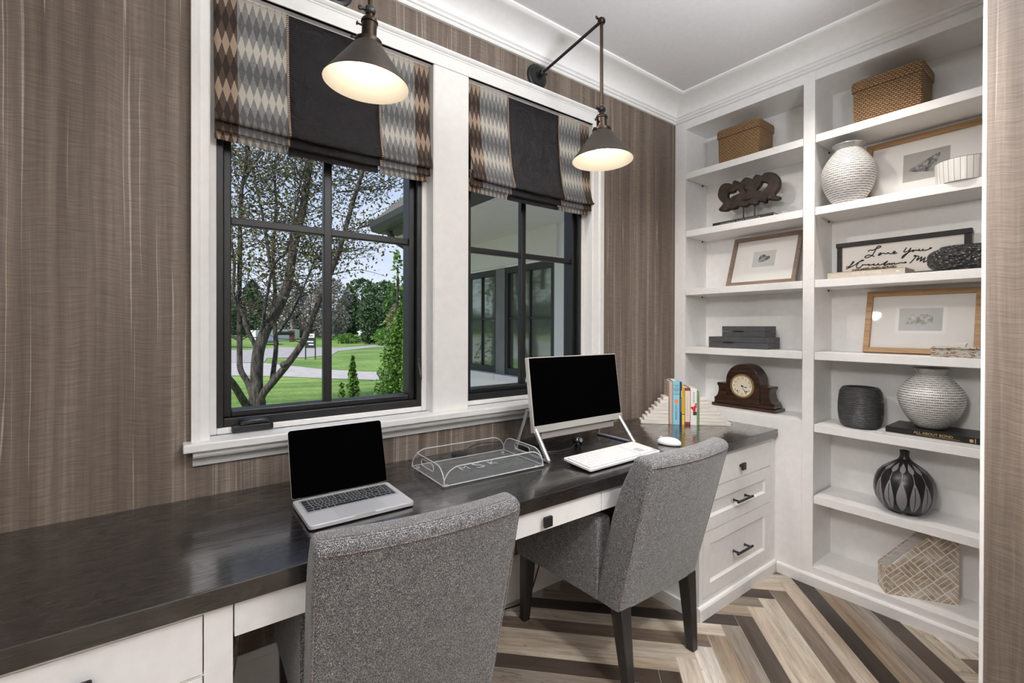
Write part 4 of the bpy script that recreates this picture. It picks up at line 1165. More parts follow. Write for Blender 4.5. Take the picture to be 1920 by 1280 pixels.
# carved scroll ornament on two rods, standing on a dark book
SC_OUT = [[1.519,2.022],[1.508,2.034],[1.487,2.055],[1.501,2.073],[1.515,2.094],[1.521,2.112],[1.519,2.132],[1.512,2.154],[1.498,2.17],[1.477,2.175],[1.456,2.17],[1.43,2.158],[1.432,2.172],[1.419,2.175],[1.398,2.167],[1.382,2.156],[1.372,2.168],[1.359,2.177],[1.344,2.176],[1.327,2.167],[1.312,2.157],[1.306,2.169],[1.292,2.179],[1.276,2.173],[1.261,2.167],[1.246,2.176],[1.224,2.175],[1.203,2.168],[1.186,2.154],[1.172,2.132],[1.166,2.106],[1.169,2.082],[1.179,2.062],[1.195,2.041],[1.168,2.027],[1.166,2.016],[1.176,2.011],[1.191,2.012],[1.236,2.025],[1.233,2.014],[1.242,2.011],[1.26,2.018],[1.279,2.025],[1.288,2.013],[1.3,2.01],[1.319,2.016],[1.329,2.023],[1.342,2.014],[1.358,2.01],[1.378,2.014],[1.398,2.021],[1.411,2.011],[1.431,2.01],[1.452,2.012],[1.466,2.008],[1.487,2.01]]
SC_H = [[[1.459,2.108],[1.439,2.107],[1.42,2.111],[1.41,2.123],[1.398,2.111],[1.386,2.096],[1.405,2.092],[1.425,2.089],[1.442,2.082],[1.456,2.08]],[[1.291,2.092],[1.279,2.102],[1.268,2.113],[1.259,2.127],[1.242,2.12],[1.229,2.113],[1.232,2.1],[1.242,2.09],[1.257,2.082],[1.273,2.084]]]
bk = thing('hardcover_book', 'flat dark art book under the carved scroll ornament', 'book', (2.725, 1.345, Z2))
off = tuple(bk.location)
MB().box(2.648, 2.80, 1.170, 1.522, Z2, Z2+.003).merge(MB().box(2.648, 2.80, 1.170, 1.522, Z2+.022, Z2+.025)).merge(MB().box(2.648, 2.652, 1.170, 1.522, Z2, Z2+.025)).build('cover', C('cover_charcoal', (.020, .020, .021)), bk, off, bevel=.001)
MB().box(2.652, 2.797, 1.174, 1.518, Z2+.003, Z2+.022).build('pages', M['page'], bk, off)
t = text_mb('FREDERICK HART SCULPTOR', .0135, .0002, 'CENTER', spacing=1.35).xf(basis((2.6475, 1.355, Z2+.008), (0, -1, 0), (0, 0, 1), (-1, 0, 0)))
t.build('spine_lettering', M['grey_letter'], bk, off)
sc = thing('carved_ornament', 'dark carved wooden scroll ornament on two rods in the left bay', 'sculpture', (2.72, 1.345, Z2+.0252))
off = tuple(sc.location)
def plate2d(out, holes, ext, bev, place):
    cu = bpy.data.curves.new('t', 'CURVE'); cu.dimensions = '2D'; cu.fill_mode = 'BOTH'; cu.extrude = ext; cu.bevel_depth = bev; cu.bevel_resolution = 3
    for pts in [out]+holes:
        pts = [p[:2] for p in pts]; sp = cu.splines.new('POLY'); sp.points.add(len(pts)-1); sp.use_cyclic_u = True
        for p, q in zip(sp.points, pts): p.co = (q[0], q[1], 0, 1)
    ob = bpy.data.objects.new('t', cu); COL.objects.link(ob)
    me = bpy.data.meshes.new_from_object(ob.evaluated_get(bpy.context.evaluated_depsgraph_get()))
    mb = MB().add([place(v.co.x, v.co.y, v.co.z) for v in me.vertices], [tuple(p.vertices) for p in me.polygons])
    bpy.data.objects.remove(ob); bpy.data.curves.remove(cu); bpy.data.meshes.remove(me); return mb
def closed_smooth(pts, k=3):
    P = [Vector((*p, 0)) for p in pts]; n = len(P); out = []
    for i in range(n):
        p0, p1, p2, p3 = P[i-1], P[i], P[(i+1) % n], P[(i+2) % n]
        for j in range(k):
            t = j/k; out.append((.5*((2*p1)+(p2-p0)*t+(2*p0-5*p1+4*p2-p3)*t*t+(3*p1-p0-3*p2+p3)*t**3))[:2])
    return out
def shrink(pts, d, sign=1):
    n = len(pts); ar = sum(pts[i][0]*pts[(i+1) % n][1]-pts[(i+1) % n][0]*pts[i][1] for i in range(n)); s = sign*(1 if ar > 0 else -1); out = []
    for i in range(n):
        a, b = pts[i-1], pts[(i+1) % n]; tx, ty = b[0]-a[0], b[1]-a[1]; l = math.hypot(tx, ty) or 1
        out.append((pts[i][0]-s*ty/l*d, pts[i][1]+s*tx/l*d))
    return out
mb = plate2d(shrink(closed_smooth(SC_OUT), .006), [shrink(closed_smooth(h_), .009, -1) for h_ in SC_H], .010, .008, lambda a, b_, c: (2.72+c, a, b_))
# raised swellings of the carving
for (y, z, rx, ry, rz) in ((1.345, 2.12, .024, .046, .052), (1.34, 2.055, .024, .10, .030), (1.22, 2.03, .022, .05, .016), (1.45, 2.025, .021, .045, .014)):
    mb.sphere((2.72, y, z), 1.0, 18, 10, (rx, ry*.62, rz*.62))
mb.build('carving', M['carved'], sc, off, smooth=60)
for y, zt in ((1.37, 2.02), (1.305, 2.025)):
    MB().tube([(2.72, y, Z2+.0252), (2.72, y, zt)], .0042, 10).build('rod', M['black_metal'], sc, off)

# framed prints, leaning on the back panel
def framed(label, y0, y1, zb, hgt, xb, xt, fw_, mat_f, pw_, ph, stone, print_m, dz=0.0, mat_rim=False, outline=None):
    # bottom edge at xb (towards us), top leaning to xt
    r = thing('framed_print', label, 'picture', (xb, (y0+y1)/2, zb), 0)
    lean = math.atan2(xt-xb, hgt); w = y1-y0; Hh = hgt/math.cos(lean)
    F = basis((0, 0, .0002), (0, -1, 0), (math.sin(lean), 0, math.cos(lean)), (-math.cos(lean), 0, math.sin(lean)))   # x right, y up, z to viewer
    d = .022; mb = MB()
    mb.box(-w/2, -w/2+fw_, 0, Hh, 0, d); mb.box(w/2-fw_, w/2, 0, Hh, 0, d); mb.box(-w/2+fw_, w/2-fw_, 0, fw_, 0, d); mb.box(-w/2+fw_, w/2-fw_, Hh-fw_, Hh, 0, d)
    mb.xf(F); mb.build('frame', mat_f, r, bevel=.001)
    mb = MB().box(-w/2+fw_-.002, w/2-fw_+.002, fw_-.002, Hh-fw_+.002, .003, .006); mb.xf(F); mb.build('mat_board', M['mat'], r)
    cz = Hh/2+dz
    if mat_rim:
        mb = MB().box(-pw_/2-.014, pw_/2+.014, cz-ph/2-.014, cz+ph/2+.014, .006, .0066); mb.xf(F); mb.build('inner_mat', C('inner_mat', (.84, .83, .81)), r)
    mb = MB().box(-pw_/2, pw_/2, cz-ph/2, cz+ph/2, .006, .0070); mb.xf(F); pr = mb.build('print', print_m, r)
    mb = plate2d(closed_smooth(outline), [], .0004, 0, lambda a, b_, c: (a, b_+cz, c+.0076)); mb.xf(F); mb.build('stone_image', stone, pr)
    mb = MB().box(-w/2+fw_-.001, w/2-fw_+.001, fw_-.001, Hh-fw_+.001, .014, .0155); mb.xf(F); mb.build('glass', M['frame_glass'], r)
    return r
framed('taupe framed print of a small dark stone in the left bay', 1.085, 1.470, Z3, .296, 2.725, 2.835, .021, M['walnut_grey'], .125, .100, M['stone'], M['print_grey'], .01, False, [(-.028, -.018), (-.03, .0), (-.022, .022), (.0, .026), (.012, .016), (.03, .014), (.032, -.002), (.012, -.012), (-.006, -.02)])
framed('oak framed print of a dark arrow-shaped stone behind the white woven vase', .345, .800, Z2, .302, 2.804, 2.842, .024, M['oak'], .165, .135, M['stone'], M['print_dark'], .0, False, [(-.062, -.016), (-.015, .014), (.048, .045), (.038, .005), (.032, -.034), (-.01, -.03)])
framed('oak framed print of a pale stone with an inner mat in the right bay', .378, .792, Z4, .298, 2.765, 2.838, .024, M['oak'], .155, .108, M['stone_light'], M['print_grey'], .012, True, [(-.045, -.01), (-.035, .02), (.0, .024), (.034, .020), (.046, .004), (.036, -.022), (-.01, -.024), (-.05, -.022)])

# vases
def woven_vase(label, x, y, z, R, H, neck, base, zw):
    r = thing('woven_vase', label, 'vase', (x, y, z), 0, 'white woven-texture vases')
    pr = [(base*.6, 0), (base, .002)]
    for i in range(1, 13):
        t = i/12; pr.append((base+(R-base)*math.sin(t*PI/2)**.85, .002+(zw-.002)*t))
    hn = H-.026
    for i in range(1, 13):
        t = i/12; pr.append((neck+(R-neck)*(math.cos(t*PI/2)**.95 if t < 1 else 0), zw+(hn-zw)*t))
    MB().lathe(pr, n=72, cap1=False).build('body', M['woven'], r, smooth=60)
    MB().lathe([(neck-.004, hn-.004), (neck, hn-.001), (neck+.004, hn+.012), (neck+.014, H-.003), (neck+.013, H), (neck+.008, H-.001), (neck-.003, hn+.010), (neck-.008, hn-.02), (neck-.01, hn-.05)], n=56, cap0=False).build('rim', M['glaze'], r, smooth=60)
woven_vase('white woven-texture vase on the second shelf, before the arrow-stone print', 2.682, .836, Z2, .112, .292, .054, .056, .150)
# ribbed pot
r = thing('ribbed_pot', 'black ribbed ceramic pot on a right bay shelf above the leaf vase shelf', 'vase', (2.722, .792, Z5))
pr = [(.045, 0), (.068, .002), (.081, .014), (.088, .040), (.0915, .075), (.0915, .115), (.0885, .150), (.085, .175), (.077, .190), (.070, .1965), (.063, .198), (.060, .196), (.061, .18), (.074, .12), (.070, .03), (.02, .02)]
MB().lathe(pr, n=64).build('body', M['ribbed'], r, smooth=50)
# leaf vase
r = thing('leaf_vase', 'round black vase with grey leaf pattern and narrow neck', 'vase', (2.725, .622, Z6), math.radians(8))
pr = [(.055, 0), (.060, .0015), (.058, .008)]
def lv(t): return t
body = [(.072, .014), (.092, .032), (.107, .060), (.1135, .090), (.1135, .115), (.109, .145), (.099, .172), (.081, .196), (.060, .213), (.042, .226), (.028, .236), (.021, .245)]
MB().lathe(pr+body, n=88, cap1=False, uvlen=False).build('body', M['leafvase'], r, smooth=60)
MB().lathe([(.021, .2445), (.0172, .256), (.0165, .268), (.0185, .280), (.0178, .282), (.013, .280), (.012, .25), (.004, .2)], n=36, cap0=False).build('neck', M['leg'], r, smooth=60)
# woven vase on the two books
bl = thing('hardcover_book', 'thin pale grey book under the black one, below a woven vase', 'book', (2.722, .525, Z5)); off = tuple(bl.location)
MB().box(2.618, 2.825, .345, .700, Z5, Z5+.0025).merge(MB().box(2.618, 2.825, .345, .700, Z5+.0115, Z5+.014)).merge(MB().box(2.618, 2.6215, .345, .700, Z5, Z5+.014)).build('cover', C('cover_grey', (.66, .655, .645)), bl, off, bevel=.001)
MB().box(2.6215, 2.822, .348, .697, Z5+.0025, Z5+.0115).build('pages', M['page'], bl, off)
mb = MB().tube([(2.6175, .668+.006*math.cos(2*PI*i/16), Z5+.007+.0045*math.sin(2*PI*i/16)) for i in range(16)], .0005, 5, closed=True); mb.build('spine_mark', M['grey_letter'], bl, off)
bb = thing('hardcover_book', 'black hardcover book with gold title under the lower woven vase', 'book', (2.725, .52, Z5+.0142)); off = tuple(bb.location); zz = Z5+.0142
MB().box(2.625, 2.838, .362, .668, zz, zz+.003).merge(MB().box(2.625, 2.838, .362, .668, zz+.022, zz+.025)).merge(MB().box(2.625, 2.629, .362, .668, zz, zz+.025)).build('cover', C('cover_black', (.012, .012, .013), .42), bb, off, bevel=.001)
MB().box(2.629, 2.834, .366, .664, zz+.003, zz+.022).build('pages', M['page'], bb, off)
t = text_mb('ALL ABOUT BOND', .0150, .0003, 'CENTER').xf(basis((2.6246, .505, zz+.0105), (0, -1, 0), (0, 0, 1), (-1, 0, 0))); t.build('title', M['gold'], bb, off)
mb = MB(); mb.box(2.6243, 2.6248, .420, .560, zz+.0055, zz+.0066); mb.build('subtitle', M['gold'], bb, off)
mb = MB(); mb.box(2.6243, 2.6248, .381, .392, zz+.006, zz+.018); mb.box(2.6243, 2.6248, .374, .376, zz+.004, zz+.022); mb.build('publisher_mark', M['gold'], bb, off)
woven_vase('white woven-texture vase standing on the black gold-titled book', 2.738, .535, zz+.0252, .116, .268, .049, .050, .140)

# stacked slate boxes
def slate_box(label, x0, x1, y0, y1, z, h, cl):
    r = thing('keepsake_box', label, 'box', ((x0+x1)/2, (y0+y1)/2, z), 0, 'stacked slate boxes'); off = tuple(r.location)
    s = h*.52
    MB().box(x0, x1, y0, y1, z, z+s-.0008).build('box_body', M['darkbox'], r, off, bevel=.0012)
    MB().box(x0, x1, y0, y1, z+s+.0004, z+h).build('lid', M['darkbox'], r, off, bevel=.0012)
    MB().box(x0-.008, x0+.001, cl-.030, cl+.030, z+s-.003, z+s+.004).build('pull', M['black_metal'], r, off, bevel=.002)
slate_box('larger slate grey box at the bottom of the stack of two', 2.668, 2.815, 1.205, 1.555, Z4, .067, 1.430)
slate_box('smaller slate grey box on top of the larger one', 2.672, 2.805, 1.222, 1.472, Z4+.0674, .063, 1.372)

# mantel clock
ck = thing('mantel_clock', 'dark wooden mantel clock with arched top and cream dial', 'clock', (2.745, 1.358, .8232)); off = tuple(ck.location)
zb = .8232; xf_ = 2.690
mb = MB(); mb.box(xf_-.006, 2.806, 1.168, 1.545, zb, zb+.020); mb.build('base', M['mahogany'], ck, off, bevel=.006, seg=3)
MB().box(xf_+.002, 2.800, 1.182, 1.532, zb+.020, zb+.038).build('base_step', M['mahogany'], ck, off, bevel=.004)
yc = 1.358; ah = .098
out = [(yc-ah, zb+.038), (yc-ah, .985)]
for i in range(1, 16):
    a = PI*i/16; out.append((yc-ah*math.cos(a), .985+.101*math.sin(a)))
out += [(yc+ah, .985), (yc+ah, zb+.038)]
MB().prism(out, 'x', xf_, 2.795).build('arched_case', M['mahogany'], ck, off, smooth=30, bevel=.002)
for s in (-1, 1):
    o_ = [(0, zb+.038), (.078, zb+.038), (.078, zb+.052), (.066, zb+.058), (.056, zb+.075), (.050, zb+.100), (.052, zb+.118), (.060, zb+.130), (.060, zb+.142), (0, zb+.142)]
    MB().prism([(yc+s*(ah+p[0]), p[1]) for p in o_], 'x', xf_+.008, 2.785).build('shoulder', M['mahogany'], ck, off, smooth=30, bevel=.002)
cz = .958; Bx = basis((xf_, yc, cz), (0, -1, 0), (0, 0, 1), (-1, 0, 0))
dl = MB().lathe([(.060, .0), (.060, .0012)], n=48).xf(Bx).build('dial', M['dial'], ck, off)
MB().lathe([(.061, 0), (.070, 0), (.071, .003), (.068, .008), (.063, .0085), (.060, .005)], n=56, cap0=False, cap1=False).xf(Bx).build('bezel', M['brass'], ck, off, smooth=40)
mb = MB()
for k in range(1, 13):
    a = PI/2-2*PI*k/12; t = text_mb(str(k), .0175, .0001, 'CENTER')
    t.xf(Matrix.Translation((.047*math.cos(a), .047*math.sin(a)-.006, .0013))); mb.merge(t)
mb.xf(Bx).build('numerals', M['ink'], dl, off)
mb = MB(); mb.lathe([(.005, .0013), (.005, .004)], n=14)
for yy in (-.030,):
    for xx in (-.028, .028): mb.lathe([(.0042, .0012), (.0042, .0022)], (xx, yy, 0), 12)
mb.xf(Bx).build('hub_and_arbors', M['ink'], dl, off)
def hand(L, w, a, z):
    m = MB(); m.prism([(-w*.6, -L*.15), (w*.6, -L*.15), (w*.5, L*.6), (w*1.3, L*.72), (0, L), (-w*1.3, L*.72), (-w*.5, L*.6)], 'z', z, z+.0008); m.xf(Matrix.Rotation(-a, 4, 'Z')); return m.xf(Bx)
hand(.032, .0024, math.radians(104), .0024).build('hour_hand', M['ink'], ck, off)
hand(.048, .0020, math.radians(149), .0034).build('minute_hand', M['ink'], ck, off)

# handwritten sign, book and dark vessel on the third shelf
sg = thing('lettered_sign', 'white sign with black handwritten words and a dark wood frame', 'sign', (2.80, .667, Z3)); off = tuple(sg.location)
y0s, y1s, zt = .418, .918, 1.735
MB().box(2.802, 2.812, y0s+.008, y1s-.008, Z3, zt-.012).build('board', C('sign_board', (.74, .70, .66), .7), sg, off)
MB().box(2.790, 2.822, y0s-.004, y1s+.004, zt-.020, zt+.002).build('top_rail', M['black_wood'], sg, off, bevel=.001)
for y in (y0s, y1s-.021): MB().box(2.794, 2.818, y, y+.021, Z3, zt-.020).build('post', M['black_wood'], sg, off, bevel=.001)
MB().box(2.794, 2.818, y0s+.021, y1s-.021, Z3, Z3+.022).build('bottom_rail', M['black_wood'], sg, off, bevel=.001)
LET = [[[.787,1.682],[.78,1.689],[.77,1.686],[.756,1.69],[.74,1.696],[.735,1.7],[.743,1.704],[.753,1.696],[.76,1.678],[.77,1.661],[.787,1.652],[.799,1.653],[.797,1.66],[.783,1.664],[.773,1.661],[.761,1.654]],[[.746,1.657],[.74,1.667],[.735,1.669],[.736,1.661],[.743,1.657],[.728,1.667],[.723,1.665],[.718,1.663],[.71,1.663],[.707,1.667],[.7,1.66],[.689,1.661],[.68,1.665],[.681,1.67],[.688,1.665],[.684,1.658],[.672,1.662]],[[.637,1.682],[.644,1.669],[.647,1.663],[.64,1.661],[.628,1.667],[.621,1.678],[.628,1.661],[.64,1.647],[.651,1.634],[.654,1.635],[.648,1.646],[.637,1.654],[.619,1.664]],[[.619,1.664],[.61,1.667],[.616,1.661],[.613,1.66],[.604,1.666],[.598,1.662],[.589,1.668],[.592,1.661],[.583,1.661],[.576,1.667],[.579,1.66],[.568,1.66],[.557,1.663],[.547,1.668],[.554,1.669],[.551,1.664]],[[.88,1.614],[.864,1.617],[.846,1.636],[.849,1.639],[.857,1.627],[.867,1.611],[.88,1.604],[.864,1.61],[.842,1.621],[.825,1.634],[.804,1.64],[.811,1.642],[.823,1.634],[.835,1.616],[.831,1.605],[.817,1.608]],[[.817,1.608],[.807,1.621],[.812,1.614],[.804,1.619],[.793,1.616],[.78,1.618],[.786,1.613],[.773,1.614],[.759,1.618],[.766,1.613],[.753,1.611],[.743,1.619],[.746,1.612],[.733,1.611],[.713,1.623],[.708,1.625],[.724,1.608],[.716,1.608],[.7,1.614],[.703,1.608],[.69,1.613],[.694,1.607],[.681,1.614],[.682,1.608],[.668,1.61],[.656,1.613],[.646,1.61],[.637,1.612],[.643,1.614],[.64,1.608]],[[.625,1.606],[.616,1.616],[.601,1.638],[.61,1.64],[.607,1.637],[.592,1.635],[.601,1.615],[.58,1.632],[.589,1.609],[.568,1.628],[.577,1.606],[.571,1.607],[.557,1.615],[.562,1.61],[.558,1.604],[.551,1.609],[.551,1.603],[.539,1.608]]]
mb = MB()
for st in LET: mb.tube(smooth_curve([(2.8005, a, b_) for a, b_ in st], 3), .0023, 6)
mb.build('handwriting', M['ink'], sg, off, smooth=80)
bw = thing('hardcover_book', 'cream book with white title lying before the handwritten sign', 'book', (2.70, .752, Z3)); off = tuple(bw.location)
MB().box(2.625, 2.785, .602, .903, Z3, Z3+.003).merge(MB().box(2.625, 2.785, .602, .903, Z3+.027, Z3+.030)).merge(MB().box(2.625, 2.629, .602, .903, Z3, Z3+.030)).build('cover', C('cover_sand', (.56, .50, .42)), bw, off, bevel=.001)
MB().box(2.629, 2.782, .605, .900, Z3+.003, Z3+.027).build('pages', speck('grey_pages', (.30, .285, .26), (.40, .38, .35), 20, .8, stretch=(1, 1, 60)), bw, off)
t = text_mb('WHITE HOUSE', .0165, .0002, 'CENTER', spacing=1.1).xf(basis((2.6246, .745, Z3+.0115), (0, -1, 0), (0, 0, 1), (-1, 0, 0))); t.build('title', M['cream'], bw, off)
mb = MB(); mb.box(2.6243, 2.6248, .855, .885, Z3+.014, Z3+.0155); mb.box(2.6243, 2.6248, .622, .634, Z3+.012, Z3+.019); mb.build('publisher_mark', M['cream'], bw, off)
bd = thing('bead_strand', 'string of small dark beads heaped on the cream book', 'beads', (2.70, .735, Z3+.0302)); off = tuple(bd.location)
mb = MB(); rnd = random.Random(3)
for k in range(150):
    t = k/150*2*PI*3.2; rr = .055+.018*math.sin(k*1.7)
    mb.sphere((2.70+.55*rr*math.cos(t), .735+1.15*rr*math.sin(t), Z3+.0302+.0046+.009*(k/150)+.003*abs(math.sin(k*.9))), .0046, 7, 5)
mb.build('beads', M['stone_bead'], bd, off, smooth=60)
vs = thing('textured_vessel', 'rough black oval vessel at the right end of the sign shelf', 'vessel', (2.700, .425, Z3)); off = tuple(vs.location)
rings = []; H = .108
for i in range(15):
    t = i/14; k = (max(0, 1-abs(2*t-1)**3.2))**.42
    k = max(k, .66 if i == 0 else .62)
    rings.append([(2.700+.082*k*math.cos(a)*(1+.03*math.sin(5*a)), .425+.118*k*math.sin(a), Z3+H*t) for a in [2*PI*j/48 for j in range(48)]])
MB().loft(rings).build('body', M['hammered'], vs, off, smooth=60)

# shell bowl, agate box, slanted holder
r = thing('shell_bowl', 'white ribbed round bowl before the arrow-stone print, by the wall', 'bowl', (2.680, .420, Z2))
MB().lathe([(.060, 0), (.088, .001), (.091, .02), (.094, .085), (.0945, .092), (.0925, .092), (.089, .02), (.05, .006)], n=60).build('body', M['shellbowl'], r, smooth=50)
MB().tube([(.0936*math.cos(2*PI*i/48), .0936*math.sin(2*PI*i/48), .0922) for i in range(48)], .0012, 6, closed=True).build('rim', C('rim_bronze', (.14, .11, .09), .4), r, smooth=80)
r = thing('agate_box', 'low brown and clear agate box before the pale-stone print', 'box', (2.665, .430, Z4)); off = tuple(r.location)
MB().box(2.615, 2.715, .350, .512, Z4, Z4+.034).build('box_body', M['agate'], r, off, bevel=.004)
lid_ = MB().box(2.613, 2.717, .348, .514, Z4+.0345, Z4+.044).build('lid', M['agate'], r, off, bevel=.003)
MB().loft([[(2.665+a*k, .425+b_*k, z) for a, b_ in ((-.014, -.016), (.014, -.016), (.014, .016), (-.014, .016))] for z, k in ((Z4+.044, .8), (Z4+.060, 1.15))]).build('knob', M['mat'], lid_, off, bevel=.001)
# magazine holder set slightly askew
mh = thing('magazine_holder', 'whitewashed slatted-wood magazine holder on the bottom shelf', 'magazine holder', (2.612, .660, .0922), math.radians(-56.5))
# local: x = depth of the long side (away along the shelf), y = width
Lg, Wd = .262, .088; t_ = .008
side = [(0, 0), (Lg, 0), (Lg, .318), (Lg-.070, .318), (0, .112)]
def prism_y(pts, y0, y1): return MB().prism(pts, 'y', y0, y1)
# outer long face towards us is y=0
prism_y(side, 0, t_).build('side_panel', M['whitewash'], mh)
prism_y(side, Wd-t_, Wd).build('side_panel', M['whitewash'], mh)
MB().box(0, t_, t_, Wd-t_, 0, .112).build('front_panel', M['whitewash'], mh)
MB().box(Lg-t_, Lg, t_, Wd-t_, 0, .318).build('back_panel', M['whitewash'], mh)
prism_y([(t_, .008), (Lg-t_, .008), (Lg-t_, .314), (Lg-.071, .314), (t_, .114)], Wd-t_-.002, Wd-t_-.0002).build('lining', M['whitewash_plain'], mh)
MB().box(t_, Lg-t_, t_, Wd-t_, 0, .008).build('floor_panel', M['whitewash_plain'], mh)

# cords in the knee space
o = MB().tube(smooth_curve([(.13, 1.72, .66), (.15, 1.70, .45), (.17, 1.69, .28), (.15, 1.68, .10), (.22, 1.70, .006), (.40, 1.71, .006)], 6), .003, 6).build('power_cord', C('cord_grey', (.30, .30, .29)), at=(.2, 1.69, 0), smooth=80); tag(o, 'grey cord hanging in the knee space beside the left base cabinet', 'cord')
o = MB().tube(smooth_curve([(.24, 1.72, .66), (.21, 1.70, .45), (.16, 1.69, .25), (.14, 1.68, .07), (.20, 1.68, .006), (.36, 1.69, .006)], 6), .003, 6).build('power_cord', C('cord_pale', (.42, .42, .41)), at=(.2, 1.65, 0), smooth=80); tag(o, 'paler cord crossing the grey one in the left knee space', 'cord')
o = MB().tube(smooth_curve([(1.52, 1.735, .55), (1.50, 1.73, .30), (1.44, 1.72, .12), (1.34, 1.69, .02), (1.20, 1.71, .006), (.95, 1.715, .006)], 6), .0035, 6).build('power_cord', M['black_plastic'], at=(1.3, 1.7, 0), smooth=80); tag(o, 'black cord on the floor under the desk behind the chair nearer the bookcase', 'cord')

# ================================================================== OUTDOORS
GZ = -.30
def ground_poly(name, pts, mat, z=GZ, kind='structure'):
    o = MB().add([(x, y, z) for x, y in pts], [tuple(range(len(pts)))]).build(name, mat); o['kind'] = kind; return o
lw = MB()
lw.add([(-120, 1.95, GZ), (160, 1.95, GZ), (160, 220, GZ), (-120, 220, GZ)], [(0, 1, 2, 3)]); lw.build('lawn', M['grass'])['kind'] = 'structure'
ground_poly('driveway', [(-30, 21.5), (1.6, 17.3), (2.75, 16.25), (3.75, 14.85), (4.6, 13.8), (7.0, 11.0), (12, 6), (14, 6.5), (8.0, 13.0), (5.42, 16.3), (4.55, 18.0), (3.3, 22.4), (2.2, 23.4), (-30, 30)], M['concrete'], GZ+.012)
ground_poly('road', [(-30, 24), (2.15, 23.4), (3.3, 22.7), (3.9, 25.8), (5.5, 25.2), (7.2, 26.5), (8.65, 30.4), (12.4, 34.6), (16, 37.5), (15.5, 40), (13.8, 38.6), (9.8, 34.8), (6.7, 38.8), (4.2, 35.2), (-30, 60)], M['asphalt'], GZ+.02)

ground_poly('soffit_bounce_slab', [(-6, 1.96), (4.2, 1.96), (4.2, 7.25), (-6, 7.25)], M['concrete'], GZ+.01)  # unseen pale slab added to bounce light up onto the wing's soffit
def leaves(pts, size, rnd, mb=None, tones=None, asp=.5, updn=0.0):
    mb = mb or MB()
    for i, p in enumerate(pts):
        d = Vector((rnd.gauss(0, 1), rnd.gauss(0, 1), rnd.gauss(0, 1)+updn)).normalized(); s_ = d.orthogonal().normalized()
        s_ = (s_*math.cos(q := rnd.random()*6.28)+d.cross(s_)*math.sin(q))
        l = size*(.6+.8*rnd.random()); w = l*asp; p = Vector(p)
        mb.add([p-d*l*.5, p+s_*w*.5, p+d*l*.5, p-s_*w*.5], [(0, 1, 2, 3)], tone=tones[i] if tones else rnd.random())
    return mb
# multi-stemmed tree on the lawn
tree = thing('multi_stem_tree', 'large many-stemmed grey-barked tree on the lawn outside the left window', 'tree', (1.18, 8.9, GZ)); off = tuple(tree.location)
ST = [([[1.198, -0.108], [1.125, 0.131], [1.067, 0.334], [0.968, 0.553], [0.96, 0.798], [0.967, 1.451], [0.967, 1.858], [0.983, 2.663], [0.992, 3.189], [1.02, 3.718], [1.056, 3.957], [1.112, 4.307], [1.149, 4.697]], 11, 0.3), ([[1.14, -0.135], [1.025, -0.024], [0.828, 0.351], [0.677, 0.601], [0.57, 0.97]], 15, -0.3), ([[1.184, -0.173], [1.184, 0.209], [1.184, 0.458], [1.213, 0.872], [1.331, 1.255], [1.482, 1.543], [1.652, 1.976], [1.777, 2.749], [1.921, 3.44], [1.984, 3.901], [2.047, 4.344], [2.133, 4.864]], 22, 0), ([[1.213, 0.872], [1.053, 1.255], [0.996, 1.533], [0.869, 1.854], [0.893, 2.445], [0.821, 2.853]], 8, 0.2), ([[1.243, -0.112], [1.257, 0.12], [1.422, 0.359], [1.638, 0.654], [1.86, 1.01], [1.99, 1.378], [2.207, 2.005], [2.377, 2.466], [2.489, 2.873], [2.649, 3.53], [2.836, 4.182], [2.932, 4.634]], 14, -0.25), ([[1.422, 0.359], [1.468, 0.611], [1.513, 0.949], [1.498, 1.543], [1.528, 1.969], [1.515, 2.284], [1.534, 2.833], [1.594, 3.498], [1.593, 3.937], [1.573, 4.349]], 9, 0.35), ([[1.213, 0.956], [1.272, 1.405], [1.316, 1.791], [1.417, 2.342], [1.614, 2.622], [1.735, 3.41], [1.858, 4.011], [1.941, 4.343]], 6, -0.2), ([[1.513, 1.153], [1.732, 1.497], [1.924, 1.903], [2.135, 2.446], [2.244, 2.639]], 4, 0.15), ([[1.397, 2.297], [1.358, 2.812], [1.281, 3.446], [1.215, 3.862], [1.205, 4.18]], 6, 0.25), ([[1.02, 3.823], [1.13, 4.057], [1.243, 4.338], [1.338, 4.639]], 6, 0.2), ([[1.921, 3.597], [2.069, 3.69], [2.243, 3.766]], 3, -0.1), ([[2.511, 3.813], [2.837, 3.871], [3.329, 3.933], [3.827, 4.173]], 3, -0.25), ([[2.696, 3.11], [2.958, 3.179], [3.179, 3.232]], 2, -0.25)]
rnd = random.Random(21); tips = []; tk = MB()
for k, (pts, w, dy) in enumerate(ST):
    w = w*.0094*.5*1.05; n = len(pts); P3 = []
    for i, (x, z) in enumerate(pts): P3.append((x*(1+dy*.055*i/n), 8.9+dy*1.6*(i/n)*2.0, max(z, GZ-.2)))
    sm = smooth_curve(P3, 5); N = len(sm)
    tk.tube(sm, [max(.008, w*(1.25 if i < 4 and w > .05 else 1.0)*(1-.55*i/N)) for i in range(N)], 12)
    end = sm[-1]; d = (sm[-1]-sm[-4]).normalized()
    # continue past the traced part up into the crown
    p = Vector(end); cont = [p.copy()]
    if end.z > 3.0:
        for j in range(7): d = (d+Vector((rnd.gauss(0, .18), rnd.gauss(0, .22), .12))).normalized(); p = p+d*.5; cont.append(p.copy())
        tk.tube(cont, [max(.006, w*.42*(1-.12*j)) for j in range(8)], 8)
    for q in sm[N//3:]+cont: tips.append((q, w))
tk.sphere((1.545, 8.50, .66), .075, 12, 8, (1, 1, .8))
tk.build('trunk', M['bark'], tree, off, smooth=80)
tw = MB(); lp_ = []
